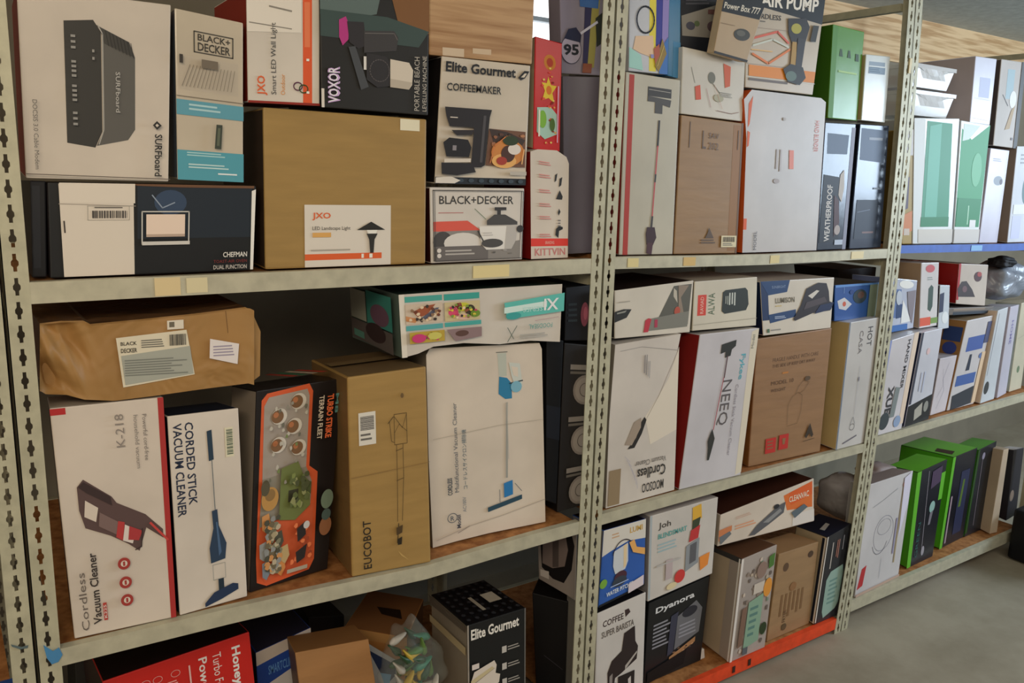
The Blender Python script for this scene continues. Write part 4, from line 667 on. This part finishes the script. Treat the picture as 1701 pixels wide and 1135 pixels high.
b.on('lettering').text('d8d8d8', 'Dyanora', 12, 10, 76, 19, 0, 1.5).greek('8c8c94', 10, 30, 40, 62, 7).on('printed_picture').poly('6c6c70', [50, 32, 80, 22, 92, 34, 90, 62, 48, 72]).ell('2c2c34', 70, 32, 13, 6).greek('909098', 54, 44, 84, 62, 4).poly('3a3c4c', [38, 28, 50, 26, 46, 74, 36, 76]).poly('a87c54', [40, 78, 84, 66, 84, 72, 40, 84]).scatter(('7c5c44', 'c89870', '4c4440'), 42, 70, 82, 82, 12, 5, 2).poly('0e0e10', [4, 86, 70, 76, 66, 94, 4, 100]); b.done()
b = Box('small white box lying at the foot of the black food processor box', (1143, 1088, 1170, 1078, 1171, 1094, 1148, 1104), sh=ZB2, d=.02, c='d8d2cc'); b.done()
b = Box('white blender box with red and orange pictures, on the black processor box', (1080, 858, 1193, 826, 1183, 953, 1076, 1000), Y=.03, d=.18, c='cdc6be', sc='8c8888', rough=.35)
b.rect('a8b0b4', 0, 0, 3, 98).on('lettering').text('4c4844', 'Joh', 12, 11, 30, 20, 0, 1).text('5ca09c', 'BLENDSMART', 12, 24, 54, 30, 0, 1.5).greek('9cb4b8', 12, 36, 46, 48, 3)
b.on('printed_picture').poly('d8a83c', [61, 4, 74, 2, 76, 20, 62, 24]).poly('3c4430', [62, 20, 74, 18, 72, 30, 62, 32]).poly('bc3838', [60, 32, 74, 28, 72, 44, 58, 46]).poly('8c9094', [54, 50, 74, 44, 74, 76, 54, 82]).poly('5c5c60', [60, 50, 70, 48, 70, 72, 60, 74]).poly('e08838', [76, 70, 92, 68, 90, 84, 78, 88]).ell('c83c38', 46, 88-4, 8, 8).rect('b8a8a8', 24, 58, 34, 82).ell('d8c8a0', 34, 96-4, 8, 4).rect('b4b0ac', 10, 60, 46, 62); b.done()
b = Box('orange and white handheld vacuum box lying on the upright boxes', (1197, 856, 1352, 795, 1352, 866, 1192, 908), Y=.06, Yr=.03, d=.16, c='d6c8b8', sc='b8a890', tc='3c2018', rough=.35)
b.poly('d87034', [66, 14, 98, 4, 98, 64, 70, 54]).poly('d8602c', [72, 12, 98, 6, 98, 34, 74, 44]).rect('d8d0c8', 76, 70, 100, 98).on('lettering').text('f0d8c0', 'CLEANVAC', 72, 22, 94, 36, 0, 1).greek('c8a894', 16, 24, 34, 34, 2).greek('d89c78', 16, 50, 40, 66, 2)
b.on('printed_picture').poly('5c5c60', [30, 92, 38, 68, 60, 34, 68, 30, 66, 56, 50, 76, 36, 94]).poly('8c8c8c', [44, 66, 62, 42, 64, 50, 50, 70]).ell('2c2c30', 58, 34, 3, 6).poly('c87c50', [-1, 48, 12, 44, 12, 60, 0, 84]).poly('6c7074', [0, 70, 10, 60, 12, 70, 2, 96]).poly('5c6870', [74, 62, 88, 50, 92, 60, 78, 78]); b.done()
b = Box('tall beige-sided fryer box with a green screen picture', (1232, 930, 1291, 905, 1270, 1078, 1211, 1106), Y=.012, Yr=.012, d=.12, c='a89c94', sc='b4a288', tc='5c3c28', rough=.4)
b.face('L').rect('3c3a38', 0, -1, 100, 4).rect('9c9084', 62, 4, 96, 99).rect('e0dcd4', 92, 0, 97, 100).face('F').rect('dcd4cc', 0, 0, 6, 100).scatter(('8c7c70', 'b8a894', '7c8c78', 'c8b8a8', '6c6058'), 12, 4, 94, 96, 40, 9, 5).rect('c8bcae', 44, 30, 74, 40).on('printed_picture').poly('86a48c', [34, 46, 74, 42, 74, 88, 32, 92]).greek('5c8078', 40, 52, 64, 84, 5).ell('d89038', 84, 38, 12, 9).poly('4c7434', [78, 8, 94, 6, 94, 18, 80, 20]).ell('2c3c20', 84, 78, 10, 6).ell('8c7468', 60, 18, 14, 8).poly('7c6050', [16, 50, 28, 48, 28, 86, 14, 88]).rect('5c6064', 30, 90, 44, 97); b.done()
b = Box('brown patterned fryer box beside the beige-sided fryer box', (1294, 921, 1360, 900, 1343, 1042, 1273, 1074), Y=.03, Yr=.03, d=.11, c='9c7c58', sc='8c7050', tc='a07850', kind='kraft')
b.ell('5c4430', 22, 18, 7, 5).ell('4c3828', 82, 12, 7, 4).greek('7c5c3c', 20, 50, 80, 82, 6, 'v', .5).on('lettering').text('5c4430', 'AIR FRYER', 30, 70, 38, 94, 'ccw').ell('5c4c34', 36, 90, 6, 4).ell('8c6440', 46, 44, 8, 5); b.done()
b = Box('dark oven box with a pale aqua window, beside the right-hand posts', (1375, 893, 1415, 870, 1394, 1022, 1352, 1047), Y=.014, Yr=.014, d=.13, c='2a2a2e', sc='b8a484', tc='1c2030', rough=.3)
b.rect('d8d0c4', 0, 0, 4, 98).on('printed_picture').poly('8ea89c', [22, 52, 36, 44, 84, 42, 90, 50, 86, 84, 74, 90, 30, 96, 22, 88]).greek('6c8c84', 36, 54, 76, 84, 6).on('lettering').greek('a8a098', 26, 10, 34, 40, 1, 'v', .6).greek('a87464', 46, 10, 60, 34, 2, 'v').greek('8c8c90', 70, 8, 78, 24, 1, 'v')
b.on('carton').face('L').rect('1c1e28', 86, 2, 94, 98).rect('d8d0c4', 94, 1, 98, 99).face('T').poly('a8a4a0', [20, 60, 60, 50, 60, 62, 22, 74]); b.done()
# ============ bay 3, middle shelf
b = Box('white mixer box with grey-blue machine and sideways black lettering', (1477, 567, 1527, 551, 1497, 716, 1448, 735), sh=ZM3, d=.18, c='d0ccd0', sc='5c6ca8', tc='d8d4d0', rough=.3)
b.rect('8490c4', 0, 0, 10, 64).rect('dcc8b4', 84, 0, 100, 94).on('lettering').text('3a3a40', 'HAND MIXER', 66, 5, 76, 56, 'cw', 1).text('3c3c40', 'XUE', 26, 50, 46, 80, 'cw', 2).on('printed_picture').ell('3c4448', 30, 86, 16, 9).poly('7c8484', [50, 52, 66, 54, 62, 84, 46, 84]).ell('8ca0c0', 76, 90, 12, 6); b.done()
b = Box('slim white box with a black photo strip along its foot', (1532, 553, 1566, 545, 1542, 697, 1502, 711), sh=ZM3, d=.18, c='ccccd4', sc='2a2c38', rough=.3)
b.poly('1f2020', [0, 78, 100, 72, 100, 100, 0, 100]).poly('a8a498', [30, 84, 60, 78, 64, 92, 34, 96]).ell('8c8c84', 78, 84, 10, 6).ell('d8b8b8', 46, 22, 8, 3.5).greek('b4b8c8', 30, 44, 60, 70, 2, 'v').rect('3a3c4a', 0, 0, 8, 76); b.done()
b = Box('short white box with grey scribble in front of the tan carton', (1562, 596, 1590, 590, 1570, 684, 1545, 692), sh=ZM3, d=.14, c='ccc4c8', sc='a8a0a8', rough=.4)
b.line('9c98a8', [60, 10, 40, 40, 60, 60, 30, 90], 1.5).line('a8a4b0', [30, 20, 50, 50, 20, 70], 1.2); b.done()
b = Box('white electric toothbrush box standing behind the slim white box', (1531, 437, 1560, 436, 1556, 541, 1527, 546), Y=.05, d=.15, c='d8d4d4', sc='b89c7c', rough=.3)
b.on('printed_picture').poly('3c5048', [44, 40, 60, 34, 72, 38, 70, 68, 58, 76, 42, 72]).ell('c05458', 50, 9, 26, 6).on('lettering').greek('8c9490', 36, 22, 70, 28, 2).on('carton').rect('d85c40', 0, 84, 60, 97).rect('78984c', 60, 86, 100, 95); b.done()
b = Box('glossy blue and white bottle package next to the right-hand posts', (1484, 462, 1524, 466, 1517, 545, 1480, 552), Y=.05, d=.16, c='c0c8dc', sc='7c88b0', rough=.12)
b.rect('5c74a8', 0, 20, 36, 74).ell('e4e4e0', 56, 10, 30, 8).poly('2c4470', [18, 50, 44, 48, 44, 74, 18, 76]).poly('e4ecf8', [44, 40, 60, 56, 84, 84, 40, 86]).rect('3c6cb0', 0, 88, 70, 100).ell('b8c0cc', 26, 36, 12, 14).poly('847c84', [60, 24, 96, 20, 90, 90, 80, 80, 66, 52]); b.done()
b = Box('orange-topped dark blue box high behind the bottle package', (1502, 434, 1530, 432, 1528, 470, 1500, 468), Y=.22, d=.08, c='34345c', tc='a85c2c'); b.rect('a85c34', 0, 0, 100, 36); b.done()
b = Box('white steamer jug box between toothbrush box and red iron box', (1562, 474, 1578, 474, 1576, 545, 1558, 548), Y=.06, d=.1, c='ccd4dc', sc='3a3c50', rough=.3); b.poly('2c3450', [0, 20, 44, 16, 40, 60, 0, 62]).ell('e0e4ec', 60, 74, 30, 14); b.done()
b = Box('tan carton with dark blue print and a blue-banded white front', (1607, 533, 1650, 524, 1617, 672, 1573, 684), sh=ZM3, d=.2, c='cdc8c8', sc='a87c4c', tc='b09878', rough=.35)
b.rect('445c9c', 20, 20, 84, 36).rect('44609c', 8, 62, 80, 74).poly('2c3444', [40, 40, 48, 40, 50, 58, 36, 58]).poly('34383f', [6, 84, 84, 78, 84, 98, 10, 100]).ell('5c74a8', 84, 44, 8, 3).rect('4c5070', 84, 6, 100, 30).rect('d8bc9c', 86, 40, 100, 98)
b.face('L').rect('34487c', 60, 8, 96, 24).ell('3c4c94', 78, 32, 14, 7).rect('8c8440', 10, 12, 50, 40); b.done()
b = Box('white tall narrow box right of the blue-banded box', (1658, 516, 1675, 510, 1651, 664, 1628, 672), sh=ZM3, d=.1, c='c8ccd0', sc='d8c4b0', rough=.35); b.ell('3a3c3c', 24, 84, 18, 7).line('5c6070', [20, 4, 10, 70], 2); b.done()
b = Box('pale lavender narrow box, third from the right edge', (1679, 510, 1693, 506, 1671, 655, 1656, 663), sh=ZM3, d=.1, c='c0bcc8', sc='a4a0b0', rough=.35); b.text('7c74a0', 'HOME', 40, 16, 66, 42, 'cw', 1); b.done()
b = Box('cream narrow box standing at the right edge of the middle shelf', (1697, 504, 1716, 498, 1696, 646, 1676, 653), sh=ZM3, d=.1, c='c8c0a8', sc='b8c4b8', rough=.35); b.ell('6c7c60', 50, 76, 12, 4).line('8c8880', [10, 40, 100, 36], 1); b.done()
b = Box('red and white steam iron box high on the middle shelf of the farthest bay', (1594, 438, 1642, 440, 1636, 508, 1588, 505), Y=.06, d=.2, c='c8bcb0', sc='9c2020', tc='5c1c1c', rough=.3)
b.rect('a81c20', -1, 0, 6, 90).on('printed_picture').poly('3a3032', [0, 62, 12, 44, 28, 42, 50, 62, 62, 80, 4, 82]).ell('6c5054', 24, 62, 8, 8).ell('4c3034', 66, 30, 13, 12).ell('a04440', 70, 24, 8, 6); b.done()
b = Box('grey flat tray box lying under the red steam iron box', (1576, 512, 1652, 509, 1646, 520, 1575, 524), Y=.06, d=.2, c='6c645c', sc='4c443c', tc='5c5650'); b.rect('2c3844', 10, 60, 90, 100).rect('8c7c6c', 10, 10, 80, 40); b.done()
# ============ bay 3, bottom shelf
b = Box('white kettle box with a line drawing and a red logo, end of the bottom shelf', (1443, 806, 1517, 782, 1492, 958, 1419, 1000), sh=ZB3, d=.075, c='c8c4c4', sc='a8a4a0', tc='8c7c78', rough=.4)
b.on('logo', 'red vertical logo').poly('b02c30', [8, 76, 18, 74, 14, 92, 2, 94]).on('printed_picture').ring('7c7c8c', 48, 50, 22, 16, 1.6).ring('8c8c98', 48, 44, 15, 7, 1.4).ring('6c6c78', 42, 54, 17, 14, 2, 20, 160).line('8c8c94', [16, 22, 40, 18, 68, 12], 1.6).line('8c8c94', [50, 74, 50, 92], 1.6).greek('a89878', 80, 10, 86, 84, 1, 'v').greek('8c88a8', 74, 40, 80, 74, 1, 'v').ell('b87c68', 84, 10, 5, 3).on('carton').rect('b89c8c', 0, 97.5, 100, 100).poly('d4d0e0', [80, 4, 96, 0, 96, 30, 84, 60]); b.done()
grn = '5fae2c'
b = Box('black and green box with leaning front, first of the green-edged boxes', (1526, 785, 1574, 763, 1549, 925, 1507, 945), sh=ZB3, d=.12, c='22232a', sc='4f9c24', tc=grn, rough=.3)
b.rect(grn, -3, 0, 11, 100).rect(grn, 86, 12, 100, 40).line('a8a0a8', [38, 4, 48, 90], 2.5).ell('98949c', 52, 88, 6, 5).ell('8cb0a8', 66, 44, 10, 6).poly('747078', [60, 50, 72, 48, 66, 62, 58, 62]).poly('4c3c54', [50, 6, 84, 4, 84, 20, 50, 24]).text('2c5c58', 'GREEN', 20, 55, 30, 92, 'ccw'); b.done()
b = Box('black and green box in the middle of the green-edged row', (1585, 760, 1624, 744, 1600, 893, 1561, 913), sh=ZB3, d=.22, c='1c1c24', sc='52a428', tc=grn, rough=.3)
b.rect(grn, -3, 0, 8, 100).on('flap', 'folded green top flap with a dark hole').face('T').poly('3c2c24', [10, 60, 34, 54, 40, 84, 14, 90]).face('F').on('carton').rect('9c8890', 14, 44, 20, 96).rect('282c48', 44, 20, 80, 90).poly('546c28', [56, 30, 64, 30, 60, 60, 50, 60]); b.done()
b = Box('black and green box at the far end of the green-edged row', (1626, 748, 1656, 733, 1631, 880, 1602, 893), sh=ZB3, d=.1, c='20242a', sc='3c7c20', tc='4a9428', rough=.3)
b.line('9c8c94', [32, 10, 40, 90], 2).ell('8c8494', 34, 10, 8, 4).rect('2c4c1c', -2, 0, 8, 96); b.done()
b = Box('narrow tan upright box past the green-edged row', (1667, 748, 1676, 745, 1656, 885, 1644, 888), sh=ZB3, d=.08, c='bca890', sc='b8a48c'); b.done()
b = Box('narrow black upright box with pale top past the tan one', (1684, 748, 1701, 744, 1688, 855, 1671, 866), sh=ZB3, d=.06, c='24222a', tc='b0a8a4'); b.ell('8c7868', 30, 66, 20, 8); b.done()
# ============ other things
# black case on the floor at the right edge
p0 = U(1672, 905, 2, ZF); p1 = U(1701, 922, 2, ZF)
b = Box('black plastic tool case on the floor at the right edge', world=(3.532, 3.99, -.31, -.014, ZF, ZF+.232), c='0e0f14', rough=.4, cat='case', name='tool_case', part='shell', bev=.012)
b.rect('1a1b22', 4, 30, 96, 36).on('latch').rect('3a3a40', 30, 30, 40, 50).rect('3a3a40', 66, 30, 76, 50).on('shell'); b.done()
# soft pale pillow-like pack on the dark oven box
def blob(name, label, cat, cen, r, col, kind='crumple', amp=.12, rough=.6, sub=4, trans=0, f=5.0, sq=.0):
    bm = bmesh.new(); bmesh.ops.create_icosphere(bm, subdivisions=sub, radius=1)
    for v in bm.verts:
        c0 = v.co.copy(); n = 1+amp*(math.sin(f*c0.x+1.3)*math.cos(f*.8*c0.y)+.5*math.sin(f*1.7*c0.z+c0.x*3))
        s = [math.copysign(abs(q)**(1-sq), q) for q in c0]
        v.co = Vector((s[0]*r[0], s[1]*r[1], s[2]*r[2]))*n+Vector(cen)
    m = mat(col, rough, kind)
    return tag(mk(name, bm, m, None, True), label, cat)
c0 = U(1410, 828, 1, .22); blob('plastic_bag', 'rumpled white plastic bag in the shadow above the dark oven box', 'bag', (c0.x, .24, c0.z), (.07, .09, .085), 'b4b0b0', amp=.08, sq=.3)
c0 = U(1475, 790, 1, .12); blob('wrapped_bundle', 'pale crumpled bundle lying on the white kettle box', 'bundle', (c0.x-.02, .155, c0.z+.0), (.085, .055, .035), '9c8c88', amp=.1, sq=.3)
c0 = U(1670, 478, 1, .05); blob('plastic_bag', 'grey plastic bag with pink patches stuffed at the right edge of the middle shelf', 'bag', (c0.x+.05, .11, c0.z+.02), (.12, .08, .075), '8c94a0', 'crumple', .1, .25, sq=.3)
c0 = U(1660, 436, 1, .06); blob('cloth_pouch', 'black cloth pouch draped over the grey plastic bag', 'pouch', (c0.x+.02, .06, c0.z+.0), (.06, .035, .022), '101014', 'crumple', .14, .7, sq=.2)
b = Box('flat dark brown box lying behind the circuit-picture box', (1392, 448, 1456, 444, 1454, 462, 1394, 468), Y=.30, d=.2, c='3a322c', tc='4c443c'); b.done()
# clear toy bag on bottom shelf
c0 = U(690, 1115, 1, .12)
tb = thing('toy_bag', 'clear plastic bag of green and yellow toys on the bottom shelf', 'bag', (c0.x, .14, c0.z-.12))
bm = bmesh.new(); bmesh.ops.create_icosphere(bm, subdivisions=4, radius=1)
for v in bm.verts:
    q = v.co.copy(); k = 1+.12*math.sin(6*q.x+2*q.z)*math.cos(5*q.y)+.06*math.sin(13*q.z+4*q.x)
    v.co = Vector((q.x*.085*k*(1-.35*max(0, q.z)), q.y*.07*k, q.z*.13*k))+Vector((c0.x, .14, c0.z))
mk('film', bm, clear('b8c0b8', .13), tb, True)
rr = random.Random(3)
for k in range(34):
    bm = bmesh.new(); cc = rr.choice(['4c7838', '5c7c3c', 'b89c38', '3c8470', '2c4c34', 'c8c4bc', '8c4c3c']); cx, cy, cz = c0.x+rr.uniform(-.05, .05), .14+rr.uniform(-.05, .02), c0.z+rr.uniform(-.08, .09)
    bmesh.ops.create_icosphere(bm, subdivisions=2, radius=.014); M3 = Matrix.Rotation(rr.uniform(0, 3), 3, 'Y')
    for v in bm.verts: v.co = M3@Vector((v.co.x*1.9, v.co.y*.8, v.co.z*(.55+.3*math.sin(v.co.x*200))))+Vector((cx, cy, cz))
    o = mk('toy_figure', bm, mat(cc, .4, 'ink'), tb, True)
c1 = U(640, 1095, 1, .2)
b = Box('white and blue pack leaning between open carton and toy bag', (606, 1066, 660, 1098, 656, 1200, 630, 1210), Y=.22, d=.02, c='a8acb0', sc='8c8c90', rough=.25); b.poly('1c2c50', [6, 8, 96, 8, 96, 24, 60, 44, 40, 30]).poly('5c90b8', [40, 30, 80, 26, 70, 44, 52, 44]); b.done()
def _marks():
    for px, py in ((1219, 1112), (1245, 1100)):
        q = U(px, py, 1, -.001); bm = bmesh.new(); abox(bm, q.x-.006, q.x+.006, -.0018, -.0006, q.z-.012, q.z+.01); mk('bolt_plate', bm, mat('3a2018', .5), un2)
_marks()
# stickers on the beams and posts: parts of the shelving units
def beam_patch(root, name, col, px0, px1, zf, h, inset=.12):
    x0, x1 = U(px0, 480, 1, 0)[0], U(px1, 480, 1, 0)[0]
    bm = bmesh.new(); z0, z1 = zf(x0), zf(x1)
    vs = [bm.verts.new(p) for p in ((x0, -.0008, z0-h*inset), (x0, -.0008, z0-h*(1-inset)), (x1, -.0008, z1-h*(1-inset)), (x1, -.0008, z1-h*inset))]
    bm.faces.new(vs); mk(name, bm, mat(col, .4, 'ink'), root)
beam_patch(un1, 'shelf_label', 'd4bf92', 257, 300, ZT1, .036, .05); beam_patch(un1, 'shelf_label', 'd2c6a0', 310, 345, ZT1, .036); beam_patch(un1, 'shelf_label', 'dccb94', 785, 845, ZT1, .036)
beam_patch(un2, 'shelf_label', 'd8c890', 1040, 1058, ZT2, .03); beam_patch(un2, 'shelf_label', 'd0b070', 1132, 1152, ZT2, .03); beam_patch(un2, 'shelf_label', 'd8c890', 1275, 1290, ZT2, .03); beam_patch(un2, 'shelf_label', 'e0d0a0', 1408, 1428, ZT2, .03); beam_patch(un3, 'shelf_label', '7cb0e0', 1604, 1622, ZT3, .026)
# blue tape knotted on the left posts
bm = bmesh.new()
tp = [(72, 1072), (88, 1082), (98, 1076), (104, 1088), (97, 1100), (86, 1104), (78, 1094)]
vs = [bm.verts.new(U(x, y, 1, -.003)) for x, y in tp]; vb = [bm.verts.new(U(x, y, 1, -.0005)) for x, y in tp]
bm.faces.new(vs); bm.faces.new(vb[::-1])
for i in range(7): bm.faces.new((vs[i], vb[i], vb[(i+1) % 7], vs[(i+1) % 7]))
bmesh.ops.recalc_face_normals(bm, faces=bm.faces); mk('blue_tape', bm, mat('4a86b4', .5), un1)
bm = bmesh.new()
tp = [(18, 1071), (36, 1075), (47, 1072), (46, 1077), (34, 1079), (20, 1075)]
vs = [bm.verts.new(U(x, y, 1, -.003)) for x, y in tp]; vb = [bm.verts.new(U(x, y, 1, -.0005)) for x, y in tp]
bm.faces.new(vs); bm.faces.new(vb[::-1])
for i in range(6): bm.faces.new((vs[i], vb[i], vb[(i+1) % 6], vs[(i+1) % 6]))
bmesh.ops.recalc_face_normals(bm, faces=bm.faces); mk('wire_tie', bm, mat('5a6a6c', .5), un0)
# yellow marker tag on the right-hand post
bm = bmesh.new(); q = U(1512, 108, 1, -.002); abox(bm, q.x-.006, q.x+.006, -.0035, -.0006, q.z-.025, q.z+.02); mk('price_tag', bm, mat('dcc890', .4), un3)
